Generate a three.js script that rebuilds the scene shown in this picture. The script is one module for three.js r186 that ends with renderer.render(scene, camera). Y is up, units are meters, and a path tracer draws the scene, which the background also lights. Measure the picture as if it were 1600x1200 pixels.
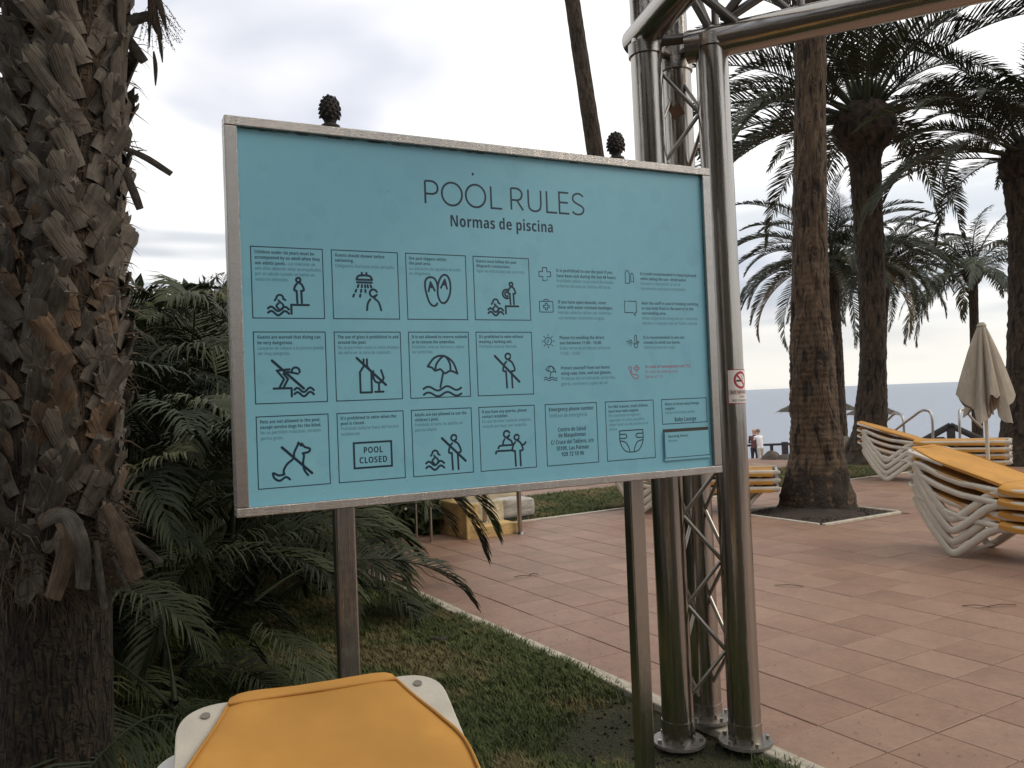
import * as THREE from 'three';
import { mergeGeometries, toCreasedNormals } from 'three/addons/utils/BufferGeometryUtils.js';
import { RoundedBoxGeometry } from 'three/addons/geometries/RoundedBoxGeometry.js';
import { MarchingCubes } from 'three/addons/objects/MarchingCubes.js';

// ------------------------------------------------------------------ camera, sky, sun, exposure
const scene = new THREE.Scene();
const EYE = 1.45, FPX = 1294;
const camera = new THREE.PerspectiveCamera(49.7523, 4 / 3, 0.05, 60000);
camera.position.set(0, EYE, 0);
camera.rotation.order = 'YXZ';
camera.rotation.set(0.018068, 0, -0.038781);
camera.updateMatrixWorld(true);
scene.add(camera);

const renderer = new THREE.WebGLRenderer();
renderer.setSize(1024, 768);
renderer.toneMapping = THREE.LinearToneMapping;
renderer.toneMappingExposure = 0.87;
renderer.shadowMap.enabled = true;

const SUN_DIR = new THREE.Vector3(0.72, 0.55, 0.1).normalize();
const sun = new THREE.DirectionalLight(new THREE.Color().setRGB(1, 0.83, 0.62), 1.15);
sun.position.copy(SUN_DIR).multiplyScalar(60);
sun.castShadow = true;
sun.shadow.radius = 40;
sun.shadow.mapSize.set(2048, 2048);
Object.assign(sun.shadow.camera, { left: -30, right: 30, top: 30, bottom: -30, near: 1, far: 140 });
scene.add(sun); scene.add(sun.target);

function rng(seed) { let a = seed >>> 0; return () => { a = (a + 0x6D2B79F5) | 0; let t = Math.imul(a ^ (a >>> 15), 1 | a); t = (t + Math.imul(t ^ (t >>> 7), 61 | t)) ^ t; return ((t ^ (t >>> 14)) >>> 0) / 4294967296; }; }
const clamp = (x, a = 0, b = 1) => Math.min(b, Math.max(a, x));
const lerp = (a, b, t) => a + (b - a) * t;
const sstep = (a, b, x) => { const t = clamp((x - a) / (b - a)); return t * t * (3 - 2 * t); };
function hash3(x, y, z) { let h = Math.imul(x, 374761393) + Math.imul(y, 668265263) + Math.imul(z, 2147483647 ^ 0x5bd1e995); h = Math.imul(h ^ (h >>> 13), 1274126177); return ((h ^ (h >>> 16)) >>> 0) / 4294967296; }
function vnoise(x, y, z = 0, per = 0, perY = per) {
  const xi = Math.floor(x), yi = Math.floor(y), zi = Math.floor(z), xf = x - xi, yf = y - yi, zf = z - zi;
  const w = (i) => per ? ((i % per) + per) % per : i, wy = (i) => perY ? ((i % perY) + perY) % perY : i;
  const s = (t) => t * t * (3 - 2 * t), u = s(xf), v = s(yf), q = s(zf);
  const H = (a, b, c) => hash3(w(xi + a), wy(yi + b), zi + c);
  const l0 = lerp(lerp(H(0, 0, 0), H(1, 0, 0), u), lerp(H(0, 1, 0), H(1, 1, 0), u), v);
  if (zf === 0) return l0;
  return lerp(l0, lerp(lerp(H(0, 0, 1), H(1, 0, 1), u), lerp(H(0, 1, 1), H(1, 1, 1), u), v), q);
}
function fbm(x, y, z = 0, oct = 5, per = 0, perY = per) { let s = 0, a = 0.5, n = 0; for (let i = 0; i < oct; i++) { s += a * vnoise(x, y, z + i * 17, per, perY); n += a; a *= 0.5; x *= 2; y *= 2; z *= 2; if (per) { per *= 2; perY *= 2; } } return s / n; }

{ // the sky: a broken cloud sheet, brighter and warmer on the sun's side
  const W = 2048, Hh = 1024, data = new Float32Array(W * Hh * 4);
  const sunFlat = new THREE.Vector3(SUN_DIR.x, 0, SUN_DIR.z).normalize();
  for (let j = 0; j < Hh; j++) {
    const el = ((j + 0.5) / Hh - 0.5) * Math.PI, cy = Math.cos(el), dy = Math.sin(el);
    for (let i = 0; i < W; i++) {
      const az = ((i + 0.5) / W - 0.5) * 2 * Math.PI, dx = Math.cos(az) * cy, dz = Math.sin(az) * cy;
      const h = Math.max(dy, 0);
      const k = 1 / (h + 0.16), px = dx * k, pz = dz * k;
      const toSun = 0.5 + 0.5 * (dx * sunFlat.x + dz * sunFlat.z) / Math.max(cy, 0.05) * cy;
      const wx = fbm(px * 0.9 + 3, pz * 0.9 + 8, 4.5, 3) - 0.5, wz = fbm(px * 0.9 + 30, pz * 0.9 + 18, 9.5, 3) - 0.5;
      const n = fbm(px * 0.95 + wx * 1.1 + 11.3, pz * 0.95 + wz * 1.1 + 5.1, 2.5, 6);
      const n2 = fbm(px * 2.1 + 41, pz * 2.1 + 27, 7.5, 5);
      const grey = sstep(0.50, 0.72, n * 0.8 + n2 * 0.2);
      let r = 1.0, g = 1.0, b = 1.0;
      r = lerp(r, 0.60, grey); g = lerp(g, 0.635, grey); b = lerp(b, 0.735, grey);
      // long flat layers low over the sea
      const low = 1 - sstep(0.16, 0.30, h);
      const st = fbm(Math.atan2(dz, dx) * 2.6 + 20, h * 26 + wx * 0.8, 3.5, 5);
      const band = sstep(0.43, 0.58, st) * low * sstep(0.035, 0.085, h);
      r = lerp(r, 0.56, band * 0.85); g = lerp(g, 0.61, band * 0.85); b = lerp(b, 0.67, band * 0.85);
      const cream = (1 - sstep(0.02, 0.14, h)) * (1 - band * 0.6);
      r = lerp(r, 0.95, cream * 0.8); g = lerp(g, 0.92, cream * 0.8); b = lerp(b, 0.83, cream * 0.8);
      const gain = lerp(1.26, 1.5, sstep(0.05, 0.95, toSun)) * lerp(0.84, 1, sstep(0.05, 0.25, h));
      const o = (j * W + i) * 4;
      data[o] = r * gain; data[o + 1] = g * gain; data[o + 2] = b * gain; data[o + 3] = 1;
    }
  }
  const t = new THREE.DataTexture(data, W, Hh, THREE.RGBAFormat, THREE.FloatType);
  t.mapping = THREE.EquirectangularReflectionMapping; t.magFilter = t.minFilter = THREE.LinearFilter; t.wrapS = THREE.RepeatWrapping; t.needsUpdate = true;
  scene.background = t; scene.environment = t;
}

// ------------------------------------------------------------------ helpers
const V = (x, y, z) => new THREE.Vector3(x, y, z);
const UX = 0.8605, UD = 0.5095, OX = 0.573, OD = 4.115;           // paving axes: u to the right and away, v to the left and away
const P = (u, v, y = 0) => V(OX + u * UX - v * UD, y, -(OD + u * UD + v * UX));
const GRID = Math.atan2(UD, UX);
const ray = (px, py) => { const d = V((px - 800) / FPX, -(py - 600) / FPX, -1).applyQuaternion(camera.quaternion); return d.multiplyScalar(-1 / d.z); };
const G = (px, py, y = 0) => { const d = ray(px, py); return d.multiplyScalar((y - EYE) / d.y).add(V(0, EYE, 0)); };
const at = (px, py, dist) => ray(px, py).multiplyScalar(dist).add(V(0, EYE, 0));
const used = {};
const numbered = (n) => { const k = used[n] = (used[n] ?? -1) + 1; return k ? `${n}_${String(k).padStart(3, '0')}` : n; };
const sh = (o) => { o.castShadow = true; o.receiveShadow = true; return o; };
function thing(name, label, category, pos, turn = 0, group) {
  const o = new THREE.Group(); o.name = numbered(name); scene.add(o);
  if (pos) o.position.copy(pos); o.rotation.y = turn; o.userData = { label, category }; if (group) o.userData.group = group; return o;
}
function part(parent, name, geo, mat) { const m = sh(new THREE.Mesh(geo, mat)); m.name = name; parent.add(m); return m; }
function single(name, geo, mat, label, category, group) { const m = sh(new THREE.Mesh(geo, mat)); m.name = numbered(name); m.userData = { label, category }; if (group) m.userData.group = group; scene.add(m); return m; }
function struct(name, geo, mat) { const m = sh(new THREE.Mesh(geo, mat)); m.name = numbered(name); m.userData = { kind: 'structure', label: undefined }; delete m.userData.label; scene.add(m); return m; }
function mk(pos, idx, uv) { const g = new THREE.BufferGeometry(); g.setAttribute('position', new THREE.Float32BufferAttribute(pos, 3)); g.setAttribute('uv', new THREE.Float32BufferAttribute(uv ?? new Array(pos.length / 3 * 2).fill(0), 2)); g.setIndex(idx); g.computeVertexNormals(); return g; }
const box = (w, h, d, x = 0, y = 0, z = 0) => new THREE.BoxGeometry(w, h, d).translate(x, y, z);
const rbox = (w, h, d, r, x = 0, y = 0, z = 0) => new RoundedBoxGeometry(w, h, d, 2, r).translate(x, y, z);
const merge = (a) => mergeGeometries(a.map(g => { const q = g.index ? g.toNonIndexed() : g; for (const k of Object.keys(q.attributes)) if (!['position', 'normal', 'uv'].includes(k)) q.deleteAttribute(k); return q; }));
function rod(a, b, r, r2 = r, seg = 8) { const d = b.clone().sub(a), L = d.length(); const g = new THREE.CylinderGeometry(r2, r, L, seg, 1); g.translate(0, L / 2, 0); g.applyQuaternion(new THREE.Quaternion().setFromUnitVectors(V(0, 1, 0), d.normalize())); g.translate(a.x, a.y, a.z); return g; }
function tube(pts, r, seg = 24, rad = 8) { return new THREE.TubeGeometry(new THREE.CatmullRomCurve3(pts), seg, r, rad, false); }
// bar of rounded-rectangle section swept along a path in the xy plane, width along z
function sweep(pts, w, d, z0 = 0, closed = false, n = 0) {
  let path = pts.map(p => new THREE.Vector2(p[0], p[1]));
  if (n) { const c = new THREE.CatmullRomCurve3(pts.map(p => V(p[0], p[1], 0)), closed, 'catmullrom', 0.35); path = c.getPoints(n).map(p => new THREE.Vector2(p.x, p.y)); if (closed) path.pop(); }
  const c = Math.min(w, d) * 0.2, hw = w / 2, hd = d / 2;
  const prof = [[-hw + c, -hd], [hw - c, -hd], [hw, -hd + c], [hw, hd - c], [hw - c, hd], [-hw + c, hd], [-hw, hd - c], [-hw, -hd + c]];
  const pos = [], uv = [], idx = [], N = path.length; let s = 0;
  for (let i = 0; i < N; i++) {
    const a = path[closed ? (i - 1 + N) % N : Math.max(i - 1, 0)], b = path[closed ? (i + 1) % N : Math.min(i + 1, N - 1)];
    const t = b.clone().sub(a).normalize(), nx = -t.y, ny = t.x; if (i) s += path[i].distanceTo(path[i - 1]);
    for (const [pn, pz] of prof) { pos.push(path[i].x + nx * pn, path[i].y + ny * pn, z0 + pz); uv.push(s, pn + pz); }
  }
  const M = closed ? N : N - 1;
  for (let i = 0; i < M; i++) for (let k = 0; k < 8; k++) { const a = i * 8 + k, b = i * 8 + (k + 1) % 8, c2 = ((i + 1) % N) * 8 + k, d2 = ((i + 1) % N) * 8 + (k + 1) % 8; idx.push(a, c2, b, b, c2, d2); }
  if (!closed) for (const e of [0, N - 1]) for (let k = 1; k < 7; k++) idx.push(...(e ? [e * 8, e * 8 + k + 1, e * 8 + k] : [0, k, k + 1]));
  return toCreasedNormals(mk(pos, idx, uv), 0.9);
}

// ------------------------------------------------------------------ procedural textures
function dataTex(n, fn, srgb = true, m = n) {
  const d = new Uint8Array(n * m * 4);
  for (let j = 0; j < m; j++) for (let i = 0; i < n; i++) { const c = fn(i / n, j / m), o = (j * n + i) * 4; const a = Array.isArray(c) ? c : [c, c, c]; d[o] = clamp(a[0]) * 255; d[o + 1] = clamp(a[1]) * 255; d[o + 2] = clamp(a[2]) * 255; d[o + 3] = 255; }
  const t = new THREE.DataTexture(d, n, m); t.wrapS = t.wrapT = THREE.RepeatWrapping; t.magFilter = THREE.LinearFilter; t.minFilter = THREE.LinearMipmapLinearFilter; t.generateMipmaps = true;
  if (srgb) t.colorSpace = THREE.SRGBColorSpace; t.needsUpdate = true; return t;
}
const rep = (t, x, y = x) => { const c = t.clone(); c.repeat.set(x, y); c.needsUpdate = true; return c; };
const rgb = (r, g, b) => new THREE.Color().setRGB(r, g, b);
const texMottle = dataTex(512, (x, y) => { const a = fbm(x * 6, y * 6, 1.5, 5, 6), b = fbm(x * 40, y * 40, 3.5, 3, 40), s = vnoise(x * 170, y * 170, 9, 170); const v = 0.62 + 0.42 * a + 0.16 * (b - 0.5) - (s > 0.9 ? 0.12 : 0); return [v, v * 0.985, v * 0.965]; });
const texTile = dataTex(512, (x, y) => { const a = fbm(x * 5, y * 5, 1.5, 5, 5), b = fbm(x * 60, y * 60, 3.5, 2, 60), s = vnoise(x * 190, y * 190, 9, 190); const v = 0.86 + 0.2 * (a - 0.5) + 0.1 * (b - 0.5) - (s > 0.93 ? 0.1 : 0); return [v, v * 0.99, v * 0.98]; });
const texFine = dataTex(256, (x, y) => 0.5 * fbm(x * 20, y * 20, 5.5, 4, 20) + 0.5 * vnoise(x * 90, y * 90, 2, 90), false);
const barkF = (x, y) => { const w = fbm(x * 8, y * 4, 2.5, 4, 8, 4) - 0.5, f = vnoise(x * 56 + w * 8, y * 10 + w * 3, 4, 56, 10), h = vnoise(x * 24 + w * 5, y * 70 + w * 14, 14, 24, 70), c = fbm(x * 30, y * 14, 6.5, 4, 30, 14); return [c, f, h]; };
const texBark = dataTex(512, (x, y) => { const [c, f, h] = barkF(x, y); const v = 0.62 + 0.7 * (c - 0.5) - 0.25 * sstep(0.6, 0.9, f) - 0.12 * sstep(0.65, 0.9, h); return [v, v * 0.95, v * 0.88]; });
const texBarkBump = dataTex(512, (x, y) => { const [c, f, h] = barkF(x, y); return 0.6 + 0.6 * (c - 0.5) - 0.5 * sstep(0.55, 0.85, f) - 0.25 * sstep(0.6, 0.85, h); }, false);
const texHusk = dataTex(256, (x, y) => { const v = 0.72 + 0.35 * (fbm(x * 40, y * 4, 3.5, 4, 40, 4) - 0.5) + 0.5 * (fbm(x * 5, y * 5, 8.5, 4, 5) - 0.5); return [v, v * 0.97, v * 0.93]; });
const texHuskBump = dataTex(256, (x, y) => fbm(x * 50, y * 4, 3.5, 4, 50, 4), false);
const texStreak = dataTex(512, (x, y) => 0.55 + 0.5 * (fbm(x * 70, y * 2.2, 3.5, 4) - 0.5) + 0.5 * (fbm(x * 7, y * 7, 8.5, 5, 7) - 0.5), false);
const texWeave = dataTex(256, (x, y) => { const a = Math.sin(x * Math.PI * 128), b = Math.sin(y * Math.PI * 128); return 0.5 + 0.25 * a * b + 0.2 * (fbm(x * 12, y * 12, 1.5, 4, 12) - 0.5); }, false);
const texCloth = dataTex(256, (x, y) => { const v = 0.86 + 0.22 * (fbm(x * 5, y * 5, 2.5, 5, 5) - 0.5); return [v, v, v]; });
const texWaves = dataTex(512, (x, y) => 0.5 * fbm(x * 8, y * 20, 1.5, 5, 0) + 0.5 * fbm(x * 30, y * 60, 7.5, 4), false);

const M = {
  tiles: [[0.392, 0.24, 0.168], [0.38, 0.231, 0.162], [0.406, 0.254, 0.18], [0.36, 0.215, 0.149], [0.397, 0.247, 0.174], [0.352, 0.213, 0.151]].map(c => new THREE.MeshStandardMaterial({ color: rgb(...c), map: rep(texTile, 1), bumpMap: rep(texFine, 2), bumpScale: 0.001, roughness: 0.58 })),
  grout: new THREE.MeshStandardMaterial({ color: rgb(0.235, 0.145, 0.105), roughness: 0.95 }),
  kerb: new THREE.MeshStandardMaterial({ color: rgb(0.78, 0.73, 0.62), map: rep(texMottle, 1.3), bumpMap: rep(texFine, 4), bumpScale: 0.002, roughness: 0.9 }),
  soil: new THREE.MeshStandardMaterial({ color: rgb(0.062, 0.045, 0.034), map: rep(texMottle, 0.9), bumpMap: rep(texFine, 1.7), bumpScale: 0.02, roughness: 1 }),
  turf: new THREE.MeshStandardMaterial({ color: rgb(0.06, 0.065, 0.026), map: rep(texMottle, 0.7), bumpMap: rep(texFine, 2.3), bumpScale: 0.02, roughness: 1 }),
  grass: new THREE.MeshStandardMaterial({ color: rgb(1, 1, 1), roughness: 0.75, side: THREE.DoubleSide }),
  bark: new THREE.MeshStandardMaterial({ color: rgb(0.2, 0.145, 0.1), map: texBark, bumpMap: texBarkBump, bumpScale: 0.02, roughness: 0.95 }),
  barkDark: new THREE.MeshStandardMaterial({ color: rgb(0.13, 0.1, 0.075), map: texBark, bumpMap: texBarkBump, bumpScale: 0.025, roughness: 0.95 }),
  boots: [[0.23, 0.212, 0.188], [0.31, 0.288, 0.257], [0.3, 0.225, 0.165], [0.135, 0.123, 0.11], [0.34, 0.24, 0.165], [0.265, 0.247, 0.221]].map(c => new THREE.MeshStandardMaterial({ color: rgb(...c), map: rep(texHusk, 3, 3), bumpMap: rep(texHuskBump, 3, 3), bumpScale: 0.004, roughness: 0.85, side: THREE.DoubleSide })),
  roots: new THREE.MeshStandardMaterial({ color: rgb(0.055, 0.042, 0.032), map: rep(texMottle, 3), bumpMap: rep(texFine, 3), bumpScale: 0.03, roughness: 1 }),
  fibre: new THREE.MeshStandardMaterial({ color: rgb(0.115, 0.08, 0.055), roughness: 1, side: THREE.DoubleSide }),
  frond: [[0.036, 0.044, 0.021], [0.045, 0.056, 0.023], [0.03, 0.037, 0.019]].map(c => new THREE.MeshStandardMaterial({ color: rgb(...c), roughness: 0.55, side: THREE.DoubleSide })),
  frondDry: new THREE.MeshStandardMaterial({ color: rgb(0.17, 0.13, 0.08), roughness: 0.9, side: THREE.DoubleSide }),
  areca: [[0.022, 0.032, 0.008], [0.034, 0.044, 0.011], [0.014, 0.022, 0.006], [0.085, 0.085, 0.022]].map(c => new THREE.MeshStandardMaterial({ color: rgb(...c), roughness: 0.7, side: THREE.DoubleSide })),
  steel: new THREE.MeshStandardMaterial({ color: rgb(0.385, 0.362, 0.335), metalness: 1, roughness: 0.4, roughnessMap: texStreak, bumpMap: rep(texFine, 1), bumpScale: 0.0004 }),
  rodSteel: new THREE.MeshStandardMaterial({ color: rgb(0.42, 0.4, 0.37), metalness: 1, roughness: 0.35 }),
  dullSteel: new THREE.MeshStandardMaterial({ color: rgb(0.26, 0.245, 0.225), metalness: 0.9, roughness: 0.55, roughnessMap: texStreak, bumpMap: rep(texFine, 2), bumpScale: 0.0015 }),
  darkSteel: new THREE.MeshStandardMaterial({ color: rgb(0.16, 0.15, 0.14), metalness: 0.8, roughness: 0.45 }),
  frameSteel: new THREE.MeshStandardMaterial({ color: rgb(0.45, 0.43, 0.405), metalness: 1, roughness: 0.3, roughnessMap: rep(texStreak, 2), bumpMap: rep(texFine, 3), bumpScale: 0.0006 }),
  rust: new THREE.MeshStandardMaterial({ color: rgb(0.2, 0.1, 0.06), map: rep(texMottle, 6), roughness: 0.9 }),
  iron: new THREE.MeshStandardMaterial({ color: rgb(0.03, 0.026, 0.024), roughness: 0.7, metalness: 0.2 }),
  white: new THREE.MeshStandardMaterial({ color: rgb(0.78, 0.72, 0.61), map: rep(texCloth, 2), roughness: 0.5, bumpMap: rep(texFine, 3), bumpScale: 0.0006 }),
  whiteFresh: new THREE.MeshStandardMaterial({ color: rgb(0.8, 0.78, 0.74), roughness: 0.45 }),
  orange: [[0.72, 0.355, 0.07], [0.69, 0.335, 0.068], [0.74, 0.37, 0.078]].map(c => new THREE.MeshStandardMaterial({ color: rgb(...c), map: rep(texCloth, 1.2), bumpMap: rep(texWeave, 5), bumpScale: 0.0008, roughness: 0.8 })),
  rivet: new THREE.MeshStandardMaterial({ color: rgb(0.2, 0.18, 0.15), roughness: 0.6 }),
  canvas: new THREE.MeshStandardMaterial({ color: rgb(0.52, 0.455, 0.355), map: rep(texCloth, 2), bumpMap: rep(texWeave, 4), bumpScale: 0.001, roughness: 0.9, side: THREE.DoubleSide }),
  poleWood: new THREE.MeshStandardMaterial({ color: rgb(0.6, 0.52, 0.42), roughness: 0.6 }),
  straw: new THREE.MeshStandardMaterial({ color: rgb(0.22, 0.21, 0.195), map: rep(texBark, 3), roughness: 1, side: THREE.DoubleSide }),
  timber: new THREE.MeshStandardMaterial({ color: rgb(0.03, 0.028, 0.03), roughness: 0.7 }),
  rock: new THREE.MeshStandardMaterial({ color: rgb(0.26, 0.23, 0.2), map: rep(texMottle, 1), bumpMap: rep(texFine, 2), bumpScale: 0.03, roughness: 1 }),
  yellowWall: new THREE.MeshStandardMaterial({ color: rgb(0.92, 0.66, 0.3), map: rep(texMottle, 1), bumpMap: rep(texFine, 3), bumpScale: 0.004, roughness: 0.9 }),
  creamWall: new THREE.MeshStandardMaterial({ color: rgb(0.9, 0.82, 0.6), map: rep(texMottle, 1), bumpMap: rep(texFine, 3), bumpScale: 0.004, roughness: 0.9 }),
  plaster: new THREE.MeshStandardMaterial({ color: rgb(0.9, 0.88, 0.84), map: rep(texMottle, 1.5), bumpMap: rep(texFine, 2), bumpScale: 0.012, roughness: 0.9 }),
  pave: new THREE.MeshStandardMaterial({ color: rgb(0.42, 0.28, 0.22), map: rep(texMottle, 0.6), roughness: 0.85 }),
  sand: new THREE.MeshStandardMaterial({ color: rgb(0.45, 0.4, 0.32), map: rep(texMottle, 0.3), roughness: 1 }),
  sea: new THREE.MeshStandardMaterial({ color: rgb(0.25, 0.29, 0.35), bumpMap: rep(texWaves, 1 / 14, 1 / 14), bumpScale: 0.5, roughness: 0.5, metalness: 0 }),
  skin: new THREE.MeshStandardMaterial({ color: rgb(0.55, 0.34, 0.25), roughness: 0.6 }),
};

// ------------------------------------------------------------------ setting: sea, land, terrace
function polySheet(pts, y, mat, name) { // pts = world xz ; uv in metres
  const shp = new THREE.Shape(pts.map(p => new THREE.Vector2(p.x, -p.z)));
  const g = new THREE.ShapeGeometry(shp); g.rotateX(-Math.PI / 2); g.translate(0, y, 0);
  const pa = g.attributes.position, ua = g.attributes.uv; for (let i = 0; i < pa.count; i++) ua.setXY(i, pa.getX(i), pa.getZ(i));
  g.computeVertexNormals(); return struct(name, g, mat);
}
const uvPoly = (a) => a.map(([u, v]) => P(u, v));
const EZ = -17.56;                                            // terrace edge towards the sea
{
  const g = new THREE.PlaneGeometry(60000, 60000, 1, 1).rotateX(-Math.PI / 2).translate(0, -5.2, -29000);
  const p = g.attributes.position, u = g.attributes.uv; for (let i = 0; i < p.count; i++) u.setXY(i, p.getX(i), p.getZ(i)); struct('sea', g, M.sea);
}
polySheet([V(-90, 0, 40), V(90, 0, 40), V(90, 0, -47), V(-90, 0, -47)], -4.6, M.sand, 'beach');
polySheet([V(-60, 0, EZ + 0.05), V(80, 0, EZ + 0.05), V(80, 0, -40), V(-60, 0, -40)], -2.1, M.pave, 'promenade');
struct('sea_wall', box(140, 2.6, 0.3, 10, -3.42, -40.15), M.kerb);
struct('retaining_wall', box(140, 2.3, 0.25, 10, -1.21, EZ - 0.13), M.kerb);
polySheet([V(-60, 0, 40), V(80, 0, 40), V(80, 0, EZ), V(-60, 0, EZ)], -0.05, M.soil, 'ground');
const TP = 0.33, U0 = -0.02, V0 = -0.81;
const terrace = polySheet(uvPoly([[0, -8.73], [30, -8.73], [30, -2.2], [17.6, 5.1], [0, 5.1]]), -0.012, M.grout, 'terrace');
polySheet([P(0.5, 7.2), P(14.1, 7.2), V(P(14.1, 7.2).x, 0, EZ), V(-7, 0, EZ)], -0.004, M.pave, 'pavement');
polySheet(uvPoly([[1.9, 5.2], [17.4, 5.2], [13.9, 7.2], [1.9, 7.2]]), -0.02, M.turf, 'lawn');
polySheet(uvPoly([[-3.4, -4], [-0.09, -4], [-0.09, 5.1], [-3.4, 5.1]]), -0.02, M.turf, 'lawn');
{ // paving tiles: the 300 that show largest are single pieces, the rest one mass
  const r = rng(5), s = (TP - 0.005) / 2, c = 0.003, th = 0.02;
  const tileGeo = (ox, oy) => {
    const pos = [], uv = [], idx = [];
    const q = (pts) => { const b = pos.length / 3; for (const p of pts) { pos.push(...p); uv.push(ox + p[0] * 0.8, oy + p[2] * 0.8); } idx.push(b, b + 1, b + 2, b, b + 2, b + 3); };
    const t = s - c; q([[-t, 0, t], [t, 0, t], [t, 0, -t], [-t, 0, -t]]);
    for (const [a, b] of [[[-1, 1], [1, 1]], [[1, 1], [1, -1]], [[1, -1], [-1, -1]], [[-1, -1], [-1, 1]]]) {
      q([[a[0] * s, -c, a[1] * s], [b[0] * s, -c, b[1] * s], [b[0] * t, 0, b[1] * t], [a[0] * t, 0, a[1] * t]]);
      q([[a[0] * s, -th, a[1] * s], [b[0] * s, -th, b[1] * s], [b[0] * s, -c, b[1] * s], [a[0] * s, -c, a[1] * s]]);
    }
    return toCreasedNormals(mk(pos, idx, uv), 0.3);
  };
  const vars = []; for (let i = 0; i < 8; i++) vars.push(tileGeo(r(), r()));
  const cells = [];
  for (let i = 0; i < 86; i++) for (let j = -22; j < 18; j++) {
    const u = U0 + TP * (i + 0.5), v = V0 + TP * (j + 0.5); if (u < 0.1 || v > 5.0 - TP * 0.4 + 0.1 || P(u, v).z < EZ + 0.3) continue;
    if (u > 4.62 && u < 5.96 && v > 2.62 && v < 3.92) continue;   // planting square
    const w = P(u, v), d = -w.z; const ang = Math.abs(w.x / Math.max(d, 0.1));
    const vis = d > 2.6 && w.x / d < 0.68 && w.x / d > -0.2;
    const n = fbm(u * 0.7, v * 0.7, 2.5, 3) + 0.5 * (r() - 0.5); const k = n < 0.36 ? 3 : n < 0.46 ? 1 : n < 0.6 ? (r() < 0.5 ? 0 : 4) : n < 0.75 ? 2 : 5;
    cells.push({ u, v, w, score: vis ? d : 100 + Math.abs(d), k, g: Math.floor(r() * 8), rot: Math.floor(r() * 4), dy: (r() - 0.5) * 0.003, tx: (r() - 0.5) * 0.004, tz: (r() - 0.5) * 0.004 });
  }
  cells.sort((a, b) => a.score - b.score);
  const far = M.tiles.map(() => []);
  cells.forEach((t, i) => {
    const m4 = new THREE.Matrix4().compose(t.w.clone().setY(t.dy), new THREE.Quaternion().setFromEuler(new THREE.Euler(t.tx, GRID + t.rot * Math.PI / 2, t.tz)), V(1, 1, 1));
    if (i < 300) { const m = part(terrace, 'tile', vars[t.g], M.tiles[t.k]); m.applyMatrix4(m4); }
    else far[t.k].push(vars[t.g].clone().applyMatrix4(m4));
  });
  far.forEach((a, k) => { if (a.length) { const m = part(terrace, 'tiles_farther_off', merge(a), M.tiles[k]); m.userData.kind = 'stuff'; } });
}
// kerbs, laid as separate stones
function kerbRun(u0, v0, u1, v1, w, y, name, step = 1.0) {
  const n = Math.max(1, Math.round(Math.hypot(u1 - u0, v1 - v0) / step)), r = rng(Math.round(u0 * 91 + v0 * 37 + 1000));
  const root = new THREE.Group(); root.name = numbered(name); root.userData = { kind: 'structure' }; scene.add(root);
  for (let i = 0; i < n; i++) {
    const a = P(lerp(u0, u1, i / n), lerp(v0, v1, i / n)), b = P(lerp(u0, u1, (i + 1) / n), lerp(v0, v1, (i + 1) / n)), L = a.distanceTo(b) - 0.006;
    const m = part(root, 'kerb_stone', rbox(L, 0.12, w, 0.008), M.kerb); m.position.copy(a).lerp(b, 0.5).setY(y - 0.06 + (r() - 0.5) * 0.004); m.rotation.y = Math.atan2(-(b.z - a.z), b.x - a.x);
  }
}
kerbRun(-0.05, -4, -0.05, 5.05, 0.085, 0.012, 'kerb');
kerbRun(1.95, 5.15, 17.2, 5.15, 0.08, 0.015, 'kerb');
kerbRun(1.95, 7.2, 13.8, 7.2, 0.08, 0.012, 'kerb', 2);
kerbRun(4.64, 2.64, 5.94, 2.64, 0.05, 0.012, 'kerb', 0.65); kerbRun(4.64, 3.9, 5.94, 3.9, 0.05, 0.012, 'kerb', 0.65);
kerbRun(4.62, 2.68, 4.62, 3.86, 0.05, 0.012, 'kerb', 0.65); kerbRun(5.96, 2.68, 5.96, 3.86, 0.05, 0.012, 'kerb', 0.65);
{ // soil heaped in the planting square
  const g = new THREE.PlaneGeometry(1.26, 1.18, 30, 30).rotateX(-Math.PI / 2); const p = g.attributes.position;
  for (let i = 0; i < p.count; i++) { const x = p.getX(i), z = p.getZ(i); p.setY(i, 0.09 * Math.exp(-(x * x + z * z) / 0.16) - 0.008 + 0.03 * (fbm(x * 6, z * 6, 1.5, 4) - 0.5)); }
  g.computeVertexNormals(); g.rotateY(GRID); const c = P(5.29, 3.27); g.translate(c.x, 0, c.z); struct('soil_bed', g, M.soil);
}

// ------------------------------------------------------------------ grass
function tuftGeo(seed, hgt, wid, n, spread) {
  const r = rng(seed), pos = [], idx = [];
  for (let i = 0; i < n; i++) {
    const a = r() * 6.283, x = (r() - 0.5) * spread, z = (r() - 0.5) * spread, h = hgt * (0.5 + r() * 0.8), l = h * (0.3 + r() * 0.9), w = wid * (0.6 + 0.8 * r()), ca = Math.cos(a), sa = Math.sin(a), b = pos.length / 3;
    pos.push(x - sa * w, 0, z + ca * w, x + sa * w, 0, z - ca * w, x + ca * l * 0.35 + sa * w * 0.8, h * 0.62, z + sa * l * 0.35 - ca * w * 0.8, x + ca * l * 0.35 - sa * w * 0.8, h * 0.62, z + sa * l * 0.35 + ca * w * 0.8, x + ca * l, h * (0.75 + 0.25 * r()), z + sa * l);
    idx.push(b, b + 1, b + 2, b, b + 2, b + 3, b + 3, b + 2, b + 4);
  }
  return mk(pos, idx);
}
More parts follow.
